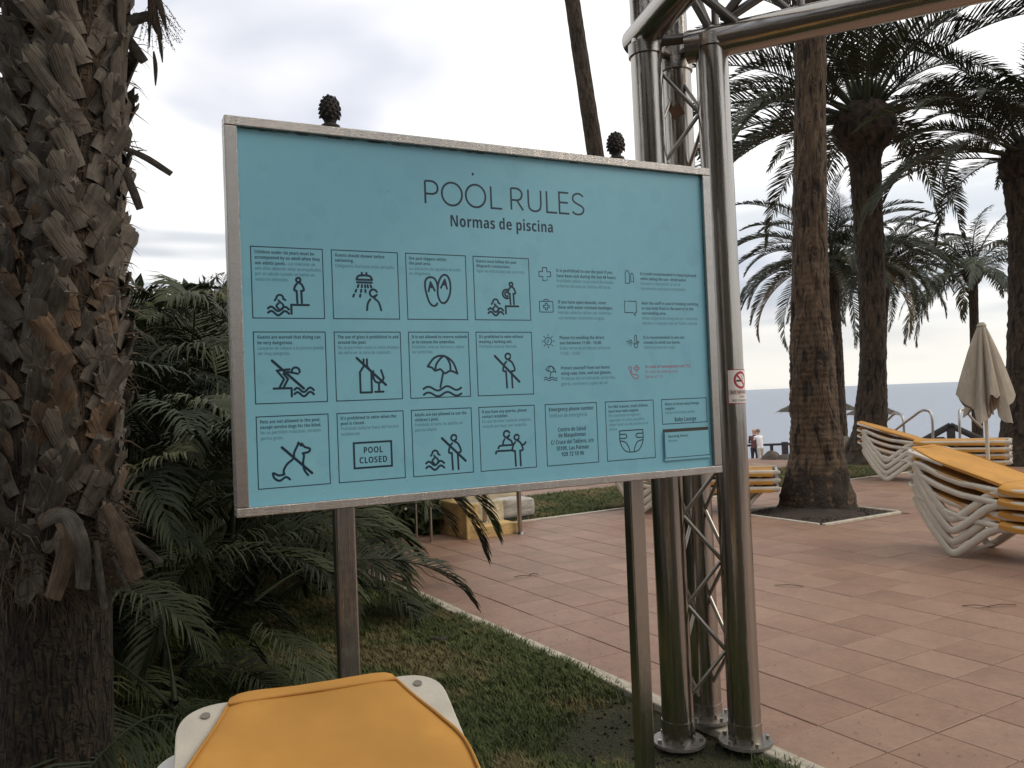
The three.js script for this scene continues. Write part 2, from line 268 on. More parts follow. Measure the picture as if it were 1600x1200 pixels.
function lawn(name, label, list, geo, seed) {
  const im = new THREE.InstancedMesh(geo, M.grass, list.length), r = rng(seed), m = new THREE.Matrix4(), q = new THREE.Quaternion(), c = new THREE.Color();
  list.forEach((t, i) => {
    q.setFromAxisAngle(V(0, 1, 0), r() * 6.283); const s = t.s * (0.7 + 0.6 * r()); m.compose(t.p, q, V(s, s, s)); im.setMatrixAt(i, m);
    const d = t.dry, k = 0.75 + 0.5 * r(); c.setRGB(lerp(0.075, 0.2, d) * k, lerp(0.105, 0.165, d) * k, lerp(0.026, 0.07, d) * k); im.setColorAt(i, c);
  });
  im.name = numbered(name); im.userData = { kind: 'stuff', label, category: 'grass' }; sh(im); scene.add(im);
}
{
  const r = rng(77), near = [], far = [];
  for (let i = 0; i < 90000; i++) {
    const u = -0.07 - r() * 2.9, v = -1.9 + r() * 6.9, w = P(u, v);
    const bare = fbm(u * 1.5 + 9, v * 1.5, 1.5, 4), col = Math.hypot(u + 0.3, (v + 0.35) * 0.7);
    const p = sstep(0.30, 0.44, bare) * sstep(0.3, 0.75, col + (bare - 0.5) * 0.9) * sstep(-2.7, -1.6, u + (bare - 0.5) * 1.2 + (v < 2 ? 0.3 : 0));
    if (r() > p) continue;
    near.push({ p: w.setY(-0.02), s: lerp(0.7, 1.15, p), dry: sstep(0.5, 0.62, fbm(u * 2.6, v * 2.6 + 30, 4.5, 4)) * 0.8 + 0.15 * r() });
  }
  for (let i = 0; i < 42000; i++) { const u = 1.95 + r() * 13, v = 5.2 + r() * 1.97, w = P(u, v); if (w.z < EZ + 0.2) continue; far.push({ p: w.setY(-0.02), s: 1.1, dry: sstep(0.45, 0.62, fbm(u * 1.5, v * 1.5 + 60, 4.5, 4)) * 0.8 + 0.2 * r() }); }
  lawn('grass', 'short green grass with dry patches around the sign posts', near, tuftGeo(3, 0.042, 0.0021, 8, 0.035), 4);
  lawn('grass', 'strip of mown grass beyond the paved terrace', far, tuftGeo(9, 0.05, 0.004, 7, 0.06), 6);
  // clods, twigs and leaf litter on the bare soil
  const clod = new THREE.IcosahedronGeometry(0.006, 0), cl = new THREE.InstancedMesh(clod, M.soil, 2600), m = new THREE.Matrix4(), q = new THREE.Quaternion();
  for (let i = 0; i < 2600; i++) { const inBed = i < 900; const w = inBed ? P(4.72 + r() * 1.15, 2.72 + r() * 1.1) : P(-0.1 - r() * 1.1 - (i > 2000 ? 1.5 : 0), -1.6 + r() * (i > 2000 ? 5 : 2.4)); q.setFromEuler(new THREE.Euler(r() * 6, r() * 6, r() * 6)); const s = 0.35 + r() * r() * 1.6; m.compose(w.setY(inBed ? 0.012 : -0.018), q, V(s * 1.3, s * 0.8, s)); cl.setMatrixAt(i, m); }
  { const lg = mk([-0.006, 0, 0, 0, 0.002, 0.0025, 0.007, 0.001, 0, 0, 0.002, -0.0025], [0, 1, 3, 1, 2, 3]), n = 1500, li = new THREE.InstancedMesh(lg, M.fibre, n), cc = new THREE.Color(); for (let i = 0; i < n; i++) { const near = r() < 0.5, w = near ? P(0.02 + r() * r() * 1.2, -1.5 + r() * 6) : P(r() * 9, -2.5 + r() * 7); q.setFromAxisAngle(V(0, 1, 0), r() * 6.28); const s = 0.5 + 1.5 * r() * r(); m.compose(w.setY(0.0035), q, V(s, s, s)); li.setMatrixAt(i, m); const k = 0.6 + r(); li.setColorAt(i, cc.setRGB(k, k, k)); } li.name = 'leaf_litter'; li.userData = { kind: 'stuff', label: 'tiny dry leaf crumbs scattered over the paving', category: 'litter' }; sh(li); scene.add(li); }
  cl.name = 'soil_clods'; cl.userData = { kind: 'stuff', label: 'crumbs of dark soil on the bare patches', category: 'soil' }; sh(cl); scene.add(cl);
}

// ------------------------------------------------------------------ palms
function trunkMesh(list, dist, { rad = 36, bump = 0.012, diamond = 0, rings = 0, yBase = 0, seed = 1, uvk = [1.2, 0.5], step = 0.05 } = {}) {
  // list: [px, py, width px] from the ground up; all of it stands at the one distance
  const nodes = list.map(([px, py, w]) => ({ c: at(px, py, dist), r: w / 2 * dist / FPX })); nodes[0].c.y = yBase;
  const crv = new THREE.CatmullRomCurve3(nodes.map(n => n.c)), L = crv.getLength(), N = Math.ceil(L / step), pos = [], uv = [], idx = [];
  const base = nodes[0].c.clone();
  for (let i = 0; i <= N; i++) {
    const t = i / N, c = crv.getPoint(t), f = t * (nodes.length - 1), k = Math.min(Math.floor(f), nodes.length - 2), r0 = lerp(nodes[k].r, nodes[k + 1].r, sstep(0, 1, f - k));
    const s = c.y;
    for (let j = 0; j <= rad; j++) {
      const a = j / rad * 2 * Math.PI, cx = Math.cos(a), sz = Math.sin(a);
      let r = rings * Math.abs(Math.sin((s + 0.02 * fbm(cx * 2, sz * 2, s, 2)) * 46)) + r0 * (1 + 0.05 * (fbm(cx * 1.5 + seed, sz * 1.5, s * 1.2, 3) - 0.5)) + bump * 2 * (fbm(cx * 4 + seed, sz * 4, s * 6, 4) - 0.5);
      if (diamond) { const q1 = (a / (2 * Math.PI) * 12 + s * 5.2), q2 = (a / (2 * Math.PI) * 12 - s * 5.2); r += diamond * (Math.abs(Math.sin(q1 * Math.PI)) * Math.abs(Math.sin(q2 * Math.PI)) - 0.4); }
      pos.push(c.x - base.x + cx * r, c.y - base.y, c.z - base.z + sz * r); uv.push(j / rad * uvk[0], s * uvk[1]);
    }
  }
  const S = rad + 1; for (let i = 0; i < N; i++) for (let j = 0; j < rad; j++) { const a = i * S + j; idx.push(a, a + S, a + 1, a + 1, a + S, a + S + 1); }
  const top = pos.length / 3; const e = nodes[nodes.length - 1].c; pos.push(e.x - base.x, e.y - base.y, e.z - base.z); uv.push(0, 0); for (let j = 0; j < rad; j++) idx.push(N * S + j, top, N * S + j + 1);
  return { geo: mk(pos, idx, uv), base, top: e.clone(), crv, nodes };
}
// pinnate frond, root at origin, arching out along +x
function frondGeo({ L, e0, droop, n, leaf, wid, hang = 0.25, lift = 0.25, seed = 1, stalk = 0.12, rach = 0.018, fold = 1, taperTip = 0.45 }) {
  const r = rng(seed), pos = [], idx = [], K = 16, pts = []; let x = 0, y = 0, sw = (r() - 0.5) * 0.16;
  for (let i = 0; i <= K; i++) { const s = i / K, e = e0 - droop * Math.pow(s, 1.25); pts.push({ x, y, z: sw * s * s * L, e }); x += Math.cos(e) * L / K; y += Math.sin(e) * L / K; }
  const get = (s) => { const f = clamp(s) * K, k = Math.min(Math.floor(f), K - 1), t = f - k, a = pts[k], b = pts[k + 1]; return { p: V(lerp(a.x, b.x, t), lerp(a.y, b.y, t), lerp(a.z, b.z, t)), e: lerp(a.e, b.e, t) }; };
  for (let i = 0; i <= K; i++) { const s = i / K, q = pts[i], w = rach * (1.1 - s * 0.95) * (s < 0.08 ? 2 : 1), nx = -Math.sin(q.e), ny = Math.cos(q.e); pos.push(q.x, q.y, q.z - w, q.x + nx * w * 0.7, q.y + ny * w * 0.7, q.z, q.x, q.y, q.z + w, q.x - nx * w * 0.7, q.y - ny * w * 0.7, q.z); }
  for (let i = 0; i < K; i++) for (let k = 0; k < 4; k++) { const a = i * 4 + k, b = i * 4 + (k + 1) % 4; idx.push(a, b, a + 4, b, b + 4, a + 4); }
  for (let i = 0; i < n; i++) for (const side of [-1, 1]) {
    if (r() < 0.05) continue; const s = stalk + (1 - stalk) * (i + r() * 0.7) / n, { p, e } = get(s), cut = r() < 0.08 ? 0.55 : 1;
    const T = V(Math.cos(e), Math.sin(e), 0), N = V(-Math.sin(e), Math.cos(e), 0), Z = V(0, 0, side);
    const A = lerp(1.15, 0.35, s) + (r() - 0.5) * 0.2, ll = leaf * (Math.sin(Math.PI * clamp(0.2 + 0.75 * s)) * 0.75 + taperTip * (1 - s) * 0.3 + 0.12) * (0.85 + 0.3 * r()) * cut;
    const d = T.clone().multiplyScalar(Math.cos(A)).addScaledVector(Z, Math.sin(A)).addScaledVector(N, lift * fold + (r() - 0.5) * 0.25).normalize();
    const wv = T.clone().addScaledVector(d, -T.dot(d)).normalize().multiplyScalar(wid / 2);
    const m1 = p.clone().addScaledVector(d, ll * 0.45), dn = d.clone(); dn.y -= hang * (0.7 + 0.6 * r()); dn.normalize(); m1.y -= hang * ll * 0.08;
    const m2 = m1.clone().addScaledVector(dn, ll * 0.33); const d3 = dn.clone(); d3.y -= hang * 0.9; d3.normalize(); const tip = m2.clone().addScaledVector(d3, ll * 0.26), b = pos.length / 3;
    for (const [c, w] of [[p, 0.5], [m1, 1], [m2, 0.75]]) pos.push(c.x - wv.x * w, c.y - wv.y * w, c.z - wv.z * w, c.x + wv.x * w, c.y + wv.y * w, c.z + wv.z * w);
    pos.push(tip.x, tip.y, tip.z); idx.push(b, b + 1, b + 3, b, b + 3, b + 2, b + 2, b + 3, b + 5, b + 2, b + 5, b + 4, b + 4, b + 5, b + 6);
  }
  return mk(pos, idx);
}
function fanGeo(seed, R = 0.8, stalkL = 0.9, droop = 0.3) {
  const r = rng(seed), pos = [], idx = [], n = 34; const c = V(stalkL, 0, 0); const g0 = rod(V(0, 0, 0), c, 0.02, 0.01, 5);
  for (let i = 0; i < n; i++) {
    const a = lerp(-2.2, 2.2, i / (n - 1)), ll = R * (0.75 + 0.25 * Math.cos(a * 0.6)) * (0.9 + 0.2 * r()), d = V(Math.cos(a), 0, Math.sin(a)), w = V(-Math.sin(a), 0, Math.cos(a)), b = pos.length / 3;
    for (const [t, wd, dy] of [[0.02, 0.004, 0], [0.5, 0.036, 0.02], [0.8, 0.02, -0.03 - droop * 0.12]]) pos.push(c.x + d.x * ll * t - w.x * wd, dy * R, d.z * ll * t - w.z * wd, c.x + d.x * ll * t + w.x * wd, dy * R, d.z * ll * t + w.z * wd);
    pos.push(c.x + d.x * ll * 0.95, -droop * ll * (0.35 + 0.4 * r()), d.z * ll * 0.95); idx.push(b, b + 1, b + 3, b, b + 3, b + 2, b + 2, b + 3, b + 5, b + 2, b + 5, b + 4, b + 4, b + 5, b + 6);
  }
  return merge([g0, mk(pos, idx)]);
}
const frondSets = {};
function frondSet(key, o) { // a family of fronds from upright to hanging
  if (frondSets[key]) return frondSets[key]; const out = [];
  for (const [k, e0] of [1.25, 1.0, 0.75, 0.5, 0.25, 0.0, -0.35].entries()) for (let j = 0; j < 2; j++) out.push({ e0, geo: frondGeo({ ...o, e0, droop: o.droop * (0.7 + 0.25 * Math.cos(e0)) + (j ? 0.25 : 0), seed: o.seed + k * 7 + j }) });
  return frondSets[key] = out;
}
function crownOn(tree, topLocal, set, count, { core, coreMat, seed, elev = [-0.35, 1.25], rootR = 0.15, rootY = 0.1, wind = 0, sc = [0.85, 1.1], dry = 0.35, clear = false }) {
  const r = rng(seed), crown = part(tree, 'crown', core, coreMat); crown.position.copy(topLocal);
  for (let i = 0; i < count; i++) {
    const q = (i + 0.5) / count, e = lerp(elev[1], elev[0], Math.pow(q, 0.85)), az = i * 2.39996 + (r() - 0.5) * 0.4; if (clear && q > 0.45 && -Math.sin(az) > 0.62) continue;
    let best = set[0], bd = 9; for (const s of set) { const d = Math.abs(s.e0 - e) + r() * 0.12; if (d < bd) { bd = d; best = s; } }
    const f = part(crown, 'frond', best.geo, q > 0.95 && r() < dry ? M.frondDry : M.frond[Math.floor(r() * 3)]); f.position.set(Math.cos(az) * rootR * (0.4 + q), rootY * (1 - 0.6 * q), -Math.sin(az) * rootR * (0.4 + q));
    f.rotation.set(0, az + wind * Math.sin(az), 0); const s = lerp(sc[0], sc[1], r()); f.scale.set(s, s, s);
    f.rotateX((r() - 0.5) * 0.6); f.rotateZ((r() - 0.5) * 0.16);
  }
  return crown;
}
function bulbGeo(r, h, seed) { // leaf-base bulb under the fronds
  const g = new THREE.SphereGeometry(1, 40, 28), p = g.attributes.position;
  for (let i = 0; i < p.count; i++) { const x = p.getX(i), y = p.getY(i), z = p.getZ(i), a = Math.atan2(z, x), k = 1 + 0.1 * Math.abs(Math.sin(a * 6 + y * 9)) * Math.abs(Math.sin(a * 6 - y * 9)) + 0.12 * (fbm(x * 4 + seed, y * 5, z * 4, 4) - 0.5); p.setXYZ(i, x * r * k * (y < 0 ? 1 - 0.25 * y * y : 1), y * h, z * r * k * (y < 0 ? 1 - 0.25 * y * y : 1)); }
  g.computeVertexNormals(); return g;
}
const phoenix = { L: 3.5, droop: 1.4, n: 88, leaf: 0.5, wid: 0.027, hang: 0.2, lift: 0.42, seed: 100, rach: 0.026 };
function palm(name, label, list, dist, o) {
  const t = trunkMesh(list, dist, o); const tree = thing(name, label, 'palm tree', t.base, 0, undefined);
  part(tree, 'trunk', t.geo, o.mat ?? M.barkDark); return { tree, top: t.top.clone().sub(t.base), t };
}
{ // date palm with its crown in view, beyond the planted one
  const { tree, top } = palm('date_palm', 'date palm with rounded dark crown base and full arching crown on the grass strip', [[1357, 742, 98], [1357, 705, 72], [1360, 660, 48], [1364, 560, 39], [1362, 450, 39], [1357, 350, 42], [1352, 262, 46], [1351, 225, 60]], 15.28, { diamond: 0.02, bump: 0.02, seed: 3 });
  crownOn(tree, top.clone().add(V(0, 0.28, 0)), frondSet('phoenix', phoenix), 66, { core: bulbGeo(0.53, 0.58, 2), coreMat: M.barkDark, seed: 14, rootR: 0.34, rootY: 0.5, wind: 0.12, elev: [-0.02, 1.32], clear: true, dry: 0, sc: [0.92, 1.18] });
}
{ const { tree, top } = palm('date_palm', 'thick date palm trunk standing just behind the folded beige parasol', [[1606, 745, 110], [1609, 690, 84], [1614, 560, 72], [1615, 440, 68], [1613, 350, 66], [1611, 282, 76]], 14.2, { diamond: 0.02, bump: 0.02, seed: 7 });
  crownOn(tree, top.clone().add(V(0, 0.25, 0)), frondSet('phoenix', phoenix), 40, { core: bulbGeo(0.46, 0.5, 4), coreMat: M.barkDark, seed: 28, rootR: 0.3, rootY: 0.4, wind: 0.15, sc: [0.7, 0.9], elev: [0.12, 1.3], dry: 0 }); }
{ const { tree, top } = palm('date_palm', 'shorter date palm whose crown shows on both sides of the bare planted trunk', [[1310, 716, 34], [1306, 600, 26], [1300, 480, 24], [1297, 425, 34]], 21, { diamond: 0.015, seed: 9, yBase: -2.1 });
  crownOn(tree, top.clone().add(V(0, 0.1, 0)), frondSet('phoenix', phoenix), 54, { core: bulbGeo(0.34, 0.42, 6), coreMat: M.barkDark, seed: 41, rootR: 0.22, rootY: 0.3, sc: [0.68, 0.86] }); }
{ const { tree, top } = palm('date_palm', 'dense date palm crown with fronds hanging over the sea horizon', [[1368, 710, 30], [1370, 600, 26], [1374, 480, 26], [1378, 436, 34]], 23, { diamond: 0.015, seed: 19, yBase: -2.1 });
  crownOn(tree, top.clone().add(V(0, 0.1, 0)), frondSet('phoenix', phoenix), 66, { core: bulbGeo(0.36, 0.42, 6), coreMat: M.barkDark, seed: 47, rootR: 0.22, rootY: 0.3, sc: [0.48, 0.66] }); }
{ const coco = frondSet('coconut', { L: 2.7, droop: 1.25, n: 64, leaf: 0.5, wid: 0.03, hang: 0.5, lift: 0.05, seed: 300, rach: 0.025 });
  const { tree, top } = palm('coconut_palm', 'slender coconut palm with wind-blown crown rising behind the folded parasol', [[1527, 690, 17], [1525, 600, 15], [1522, 500, 13], [1520, 430, 14]], 28, { bump: 0.01, seed: 12, yBase: -2.1 });
  crownOn(tree, top.clone().add(V(0, 0.05, 0)), coco, 28, { core: bulbGeo(0.3, 0.45, 9), coreMat: M.barkDark, seed: 51, rootR: 0.14, rootY: 0.3, wind: 0.3, elev: [-0.3, 1.25], sc: [1.05, 1.35] }); }
const fans = [0, 1, 2, 3].map(i => fanGeo(500 + i, 0.85, 1.0, 0.25 + 0.2 * i));
function fanCrown(tree, top, count, seed) {
  const r = rng(seed), crown = part(tree, 'crown', bulbGeo(0.26, 0.5, seed), M.barkDark); crown.position.copy(top);
  for (let i = 0; i < count; i++) { const q = i / count, e = lerp(1.3, -0.8, q), f = part(crown, 'fan_leaf', fans[i % 4], q > 0.85 ? M.frondDry : M.frond[i % 3]); f.rotation.order = 'YZX'; f.rotation.set((r() - 0.5) * 0.8, i * 2.4 + r() * 0.3, e); f.position.y = 0.3 * (1 - q); }
}
{ // bare trunk in the planting square
  const { tree, top } = palm('fan_palm', 'tall bare fan palm trunk with flared rough base in a planted square of the paving', [[1277, 812, 124], [1277, 785, 112], [1276, 740, 92], [1276, 700, 80], [1272, 640, 70], [1269, 560, 66], [1266, 480, 56], [1265, 350, 50], [1266, 150, 45], [1267, 0, 43], [1268, -250, 41]], 9.9, { bump: 0.03, seed: 21, mat: M.bark, step: 0.018, rad: 56, rings: 0.006, yBase: -0.02 });
  const rt = trunkMesh([[1277, 815, 130], [1277, 798, 121], [1277, 775, 107], [1277, 748, 93], [1277, 712, 72]], 9.88, { bump: 0.05, seed: 24, rad: 60, step: 0.02, yBase: -0.03 }); part(tree, 'root_flare', rt.geo.translate(rt.base.x - tree.position.x, rt.base.y - tree.position.y, rt.base.z - tree.position.z), M.roots);
  fanCrown(tree, top, 34, 61); }
{ const { tree, top } = palm('fan_palm', 'thin tall palm trunk leaning behind the sign board top', [[1003, 712, 34], [962, 450, 30], [931, 245, 27], [912, 120, 25], [894, 0, 24], [868, -180, 23]], 19, { bump: 0.008, seed: 31, mat: M.barkDark, yBase: -1.9 });
  fanCrown(tree, top, 30, 71); }

// the big fan palm beside the sign: old leaf bases one by one
{
  const D = 3.12; const t = trunkMesh([[82, 1290, 178], [84, 1180, 170], [86, 1000, 162], [87, 860, 158], [92, 800, 160], [94, 700, 166], [96, 500, 164], [104, 200, 160], [109, 0, 160], [118, -420, 156], [128, -900, 150]], D, { bump: 0.006, seed: 41, rad: 60, step: 0.03, uvk: [3, 1.6] });
  const tree = thing('fan_palm', 'thick fan palm trunk covered in old leaf bases beside the blue sign', 'palm tree', t.base);
  part(tree, 'trunk', t.geo, M.barkDark);
  const r = rng(88);
  const bootGeo = (seed) => {
    const q = rng(seed), n = 6, m = 5, pos = [], uv = [], idx = [], Ln = 0.115 + 0.06 * q(), w0 = 0.024 + 0.014 * q(), w1 = 0.034 + 0.018 * q(), bend = (q() - 0.5) * 0.05, th = 0.009, sk = (q() - 0.5) * 0.3, lift = 0.01 + 0.024 * q();
    for (const face of [1, 0]) for (let i = 0; i <= n; i++) for (let j = 0; j <= m; j++) {
      const s = i / n, c = j / m * 2 - 1, w = lerp(w0, w1, Math.pow(s, 0.7)) * (s > 0.85 ? 0.93 : 1);
      const jag = i === n ? (q() - 0.5) * 0.04 + sk * c * 0.1 : 0;
      pos.push(c * w + bend * s * s + (q() - 0.5) * 0.004, s * Ln + jag, lift * s * s + 0.012 - 0.014 * c * c + (face ? th : 0) + (q() - 0.5) * 0.003); uv.push(c * 0.08 + seed * 0.37, s * 0.25);
    }
    const S = m + 1, B = (n + 1) * S;
    for (let i = 0; i < n; i++) for (let j = 0; j < m; j++) { const a = i * S + j; idx.push(a, a + 1, a + S, a + 1, a + S + 1, a + S, B + a, B + a + S, B + a + 1, B + a + 1, B + a + S, B + a + S + 1); }
    for (let j = 0; j < m; j++) { const a = n * S + j; idx.push(a, a + 1, B + a, a + 1, B + a + 1, B + a); }
    for (let i = 0; i < n; i++) for (const j of [0, m]) { const a = i * S + j; idx.push(a, a + S, B + a, a + S, B + a + S, B + a); }
    return toCreasedNormals(mk(pos, idx, uv), 0.6);
  };
  const geos = [0, 1, 2, 3, 4, 5, 6, 7].map(i => bootGeo(900 + i));
  const axis = (y) => { let lo = 0, hi = 1; for (let k = 0; k < 22; k++) { const md = (lo + hi) / 2; if (t.crv.getPoint(md).y < y) lo = md; else hi = md; } return t.crv.getPoint(lo); };
  const back = []; const rows = 36, cols = 8;
  const lay = (y, a, i, j, single) => {
    const c = axis(y), R = 0.184 + r() * 0.01, warm = sstep(1.0, 1.4, y) * (1 - sstep(2.1, 2.5, y));
    const g = geos[Math.floor(r() * 8)], mat = M.boots[r() < 0.22 * warm + 0.02 ? (r() < 0.4 ? 4 : 2) : [0, 1, 3, 5, 0, 5][Math.floor(r() * 6)]];
    const lean = ((i + j) % 2 ? 1 : -1) * (0.4 + r() * 0.25), s = 0.75 + r() * 0.32, flip = i < 2 && r() < 0.4 ? Math.PI * (0.85 + 0.3 * r()) : 0;
    const m = single ? part(tree, 'leaf_base', g, mat) : new THREE.Object3D();
    m.position.set(c.x - t.base.x + Math.sin(a) * R, y + (flip ? 0.08 : 0), c.z - t.base.z + Math.cos(a) * R); m.rotation.order = 'YXZ'; m.rotation.set((r() - 0.3) * 0.22, a + (r() - 0.5) * 0.35, lean + flip); m.scale.set(s, s * (0.85 + 0.4 * r()), s);
    if (!single) { m.updateMatrix(); back.push(g.clone().applyMatrix4(m.matrix)); }
  };
  const a0 = -1.85, a1 = 2.05;       // the side towards the sign and the lawn
  for (let i = 0; i < rows; i++) for (let j = 0; j < cols; j++) lay(lerp(0.93, 3.08, (i + (r() - 0.5) * 0.7) / rows), lerp(a0, a1, (j + (i % 2) * 0.5 + (r() - 0.5) * 0.45 + 0.25) / cols), i, j, true);
  for (let i = 0; i < 26; i++) for (let j = 0; j < 5; j++) lay(lerp(0.93, 3.08, (i + r()) / 26), lerp(a1, a0 + 6.283, (j + 0.5 + (i % 2) * 0.5) / 5.5), i, j, false);
  for (let i = 0; i < 20; i++) for (let j = 0; j < 9; j++) lay(lerp(3.1, 4.9, (i + r()) / 20), (j + (i % 2) * 0.5) / 9 * 6.283, i + 5, j, false);
  part(tree, 'leaf_bases_out_of_sight', merge(back), M.boots[0]).userData.kind = 'stuff';
  // brown fibre matted round the lower leaf bases
  const fg = []; /* fine hairs */ for (let i = 0; i < 2600; i++) {
    const a = r() * 6.283, y = 0.82 + r() * r() * 0.4 + (i > 1700 ? r() * 2.3 : 0), c = axis(y), R = 0.2 + 0.03 * r(), n = V(Math.sin(a), 0, Math.cos(a)), T = V(Math.cos(a), 0, -Math.sin(a)), p = V(c.x - t.base.x, y, c.z - t.base.z).addScaledVector(n, R), d = T.clone().multiplyScalar((r() - 0.5) * 2).addScaledVector(n, 0.25 + 0.5 * r()); d.y += (r() - 0.75) * 1.2; d.normalize(); const Lf = (0.04 + r() * 0.1) * (i > 1250 ? 1 : 1);
    const p1 = p.clone().addScaledVector(d, Lf * 0.5), d2 = d.clone(); d2.y -= 0.5 * r() + 0.2; const p2 = p1.clone().addScaledVector(d2, Lf * 0.5), w = (0.0011 + 0.0012 * r()) * (i > 1250 ? 1.5 : 1);
    fg.push(mk([p.x - T.x * w, p.y - w, p.z, p.x + T.x * w, p.y + w, p.z, p1.x - T.x * w, p1.y - w, p1.z, p1.x + T.x * w, p1.y + w, p1.z, p2.x, p2.y, p2.z], [0, 1, 2, 1, 3, 2, 2, 3, 4]));
  }
  const fm = part(tree, 'fibre', merge(fg), M.fibre); fm.userData.kind = 'stuff';
  // dried leaf stalks curling down below the leaf bases and sticking out at the side
  const strip = (pts, w, mat, name) => {
    const crv = new THREE.CatmullRomCurve3(pts.map(p => at(...p).sub(t.base))), n = 14, pos = [], uv = [], idx = []; const view = V(0.1, 0.2, 1).normalize();
    for (let i = 0; i <= n; i++) { const p = crv.getPoint(i / n), tg = crv.getTangent(i / n), s = tg.clone().cross(view).normalize(), nn = s.clone().cross(tg).normalize(), ww = w * (name === 'dry_strip' ? Math.sin(Math.PI * clamp(0.12 + 0.8 * i / n)) : 0.8 + 0.35 * Math.sin(i / n * 2.6)); for (const [c, o] of [[-1, 0], [-0.4, 0.4], [0.4, 0.4], [1, 0], [0.4, -0.2], [-0.4, -0.2]]) { const v = p.clone().addScaledVector(s, c * ww).addScaledVector(nn, o * ww * 0.5); pos.push(v.x, v.y, v.z); uv.push(c * 0.1, i * 0.05); } }
    for (let i = 0; i < n; i++) for (let k = 0; k < 6; k++) { const a = i * 6 + k, b = i * 6 + (k + 1) % 6; idx.push(a, b, a + 6, b, b + 6, a + 6); }
    for (const e of [0, n]) for (let k = 1; k < 5; k++) idx.push(e * 6, e * 6 + k, e * 6 + k + 1);
    return part(tree, name, toCreasedNormals(mk(pos, idx, uv), 0.8), mat);
  };
  const d0 = D - 0.24;
  strip([[62, 818, d0], [92, 806, d0 - 0.05], [110, 835, d0 - 0.08], [100, 880, d0 - 0.07], [82, 935, d0 - 0.06]], 0.03, M.boots[2], 'dry_leaf_stalk');
  strip([[70, 815, d0 - 0.03], [104, 805, d0 - 0.09], [124, 840, d0 - 0.12], [130, 880, d0 - 0.1], [129, 920, d0 - 0.08]], 0.024, M.boots[5], 'dry_leaf_stalk');
  strip([[165, 790, d0 + 0.1], [180, 820, d0 + 0.06], [196, 862, d0 + 0.04], [214, 905, d0 + 0.03]], 0.026, M.boots[2], 'dry_leaf_stalk');
  strip([[172, 800, d0 + 0.12], [205, 840, d0 + 0.12], [252, 880, d0 + 0.14]], 0.012, M.boots[0], 'dry_leaf_stalk');
  strip([[150, 845, d0 + 0.08], [156, 900, d0 + 0.06], [163, 952, d0 + 0.06]], 0.012, M.boots[1], 'dry_leaf_stalk');
  strip([[176, 870, d0 + 0.1], [190, 900, d0 + 0.1], [201, 925, d0 + 0.1]], 0.008, M.boots[1], 'dry_leaf_stalk');
  strip([[185, 228, D], [225, 245, D], [268, 272, D]], 0.011, M.boots[3], 'dry_leaf_stalk');
  strip([[193, 262, D], [207, 295, D], [219, 327, D]], 0.014, M.boots[3], 'dry_leaf_stalk');
  strip([[176, 28, D], [200, 62, D], [226, 97, D]], 0.017, M.boots[3], 'dry_leaf_stalk');
  strip([[170, 30, D], [205, 32, D], [232, 24, D]], 0.022, M.boots[3], 'dry_leaf_stalk');
  strip([[232, -60, D], [234, 10, D], [233, 74, D]], 0.008, M.boots[3], 'dry_strip');
  strip([[236, -40, D], [243, 35, D], [253, 62, D]], 0.016, M.boots[3], 'dry_strip');
  strip([[228, -70, D], [250, 8, D], [260, 46, D]], 0.012, M.boots[3], 'dry_strip');
  strip([[246, 50, D], [251, 72, D], [254, 98, D]], 0.007, M.boots[3], 'dry_strip');
  strip([[240, 80, D], [243, 105, D], [243, 134, D]], 0.008, M.boots[3], 'dry_strip');
  { // withered flower twigs
    const tw = []; for (let i = 0; i < 46; i++) { const a0 = at(232 + r() * 12, -20 + r() * 50, D).sub(t.base), b0 = at(215 + r() * 75, 30 + r() * 55, D + (r() - 0.5) * 0.1).sub(t.base); const mid = a0.clone().lerp(b0, 0.5); mid.y += 0.02; tw.push(tube([a0, mid, b0], 0.0008, 4, 3)); for (let k = 0; k < 6; k++) { const c = mid.clone().lerp(b0, k / 6 + r() * 0.1); tw.push(new THREE.TetrahedronGeometry(0.0035).translate(c.x + (r() - 0.5) * 0.01, c.y + (r() - 0.5) * 0.01, c.z)); } }
    const m = part(tree, 'flower_twigs', merge(tw), M.fibre); m.userData.kind = 'stuff';
  }
  fanCrown(tree, t.top.clone().sub(t.base), 44, 81);
}

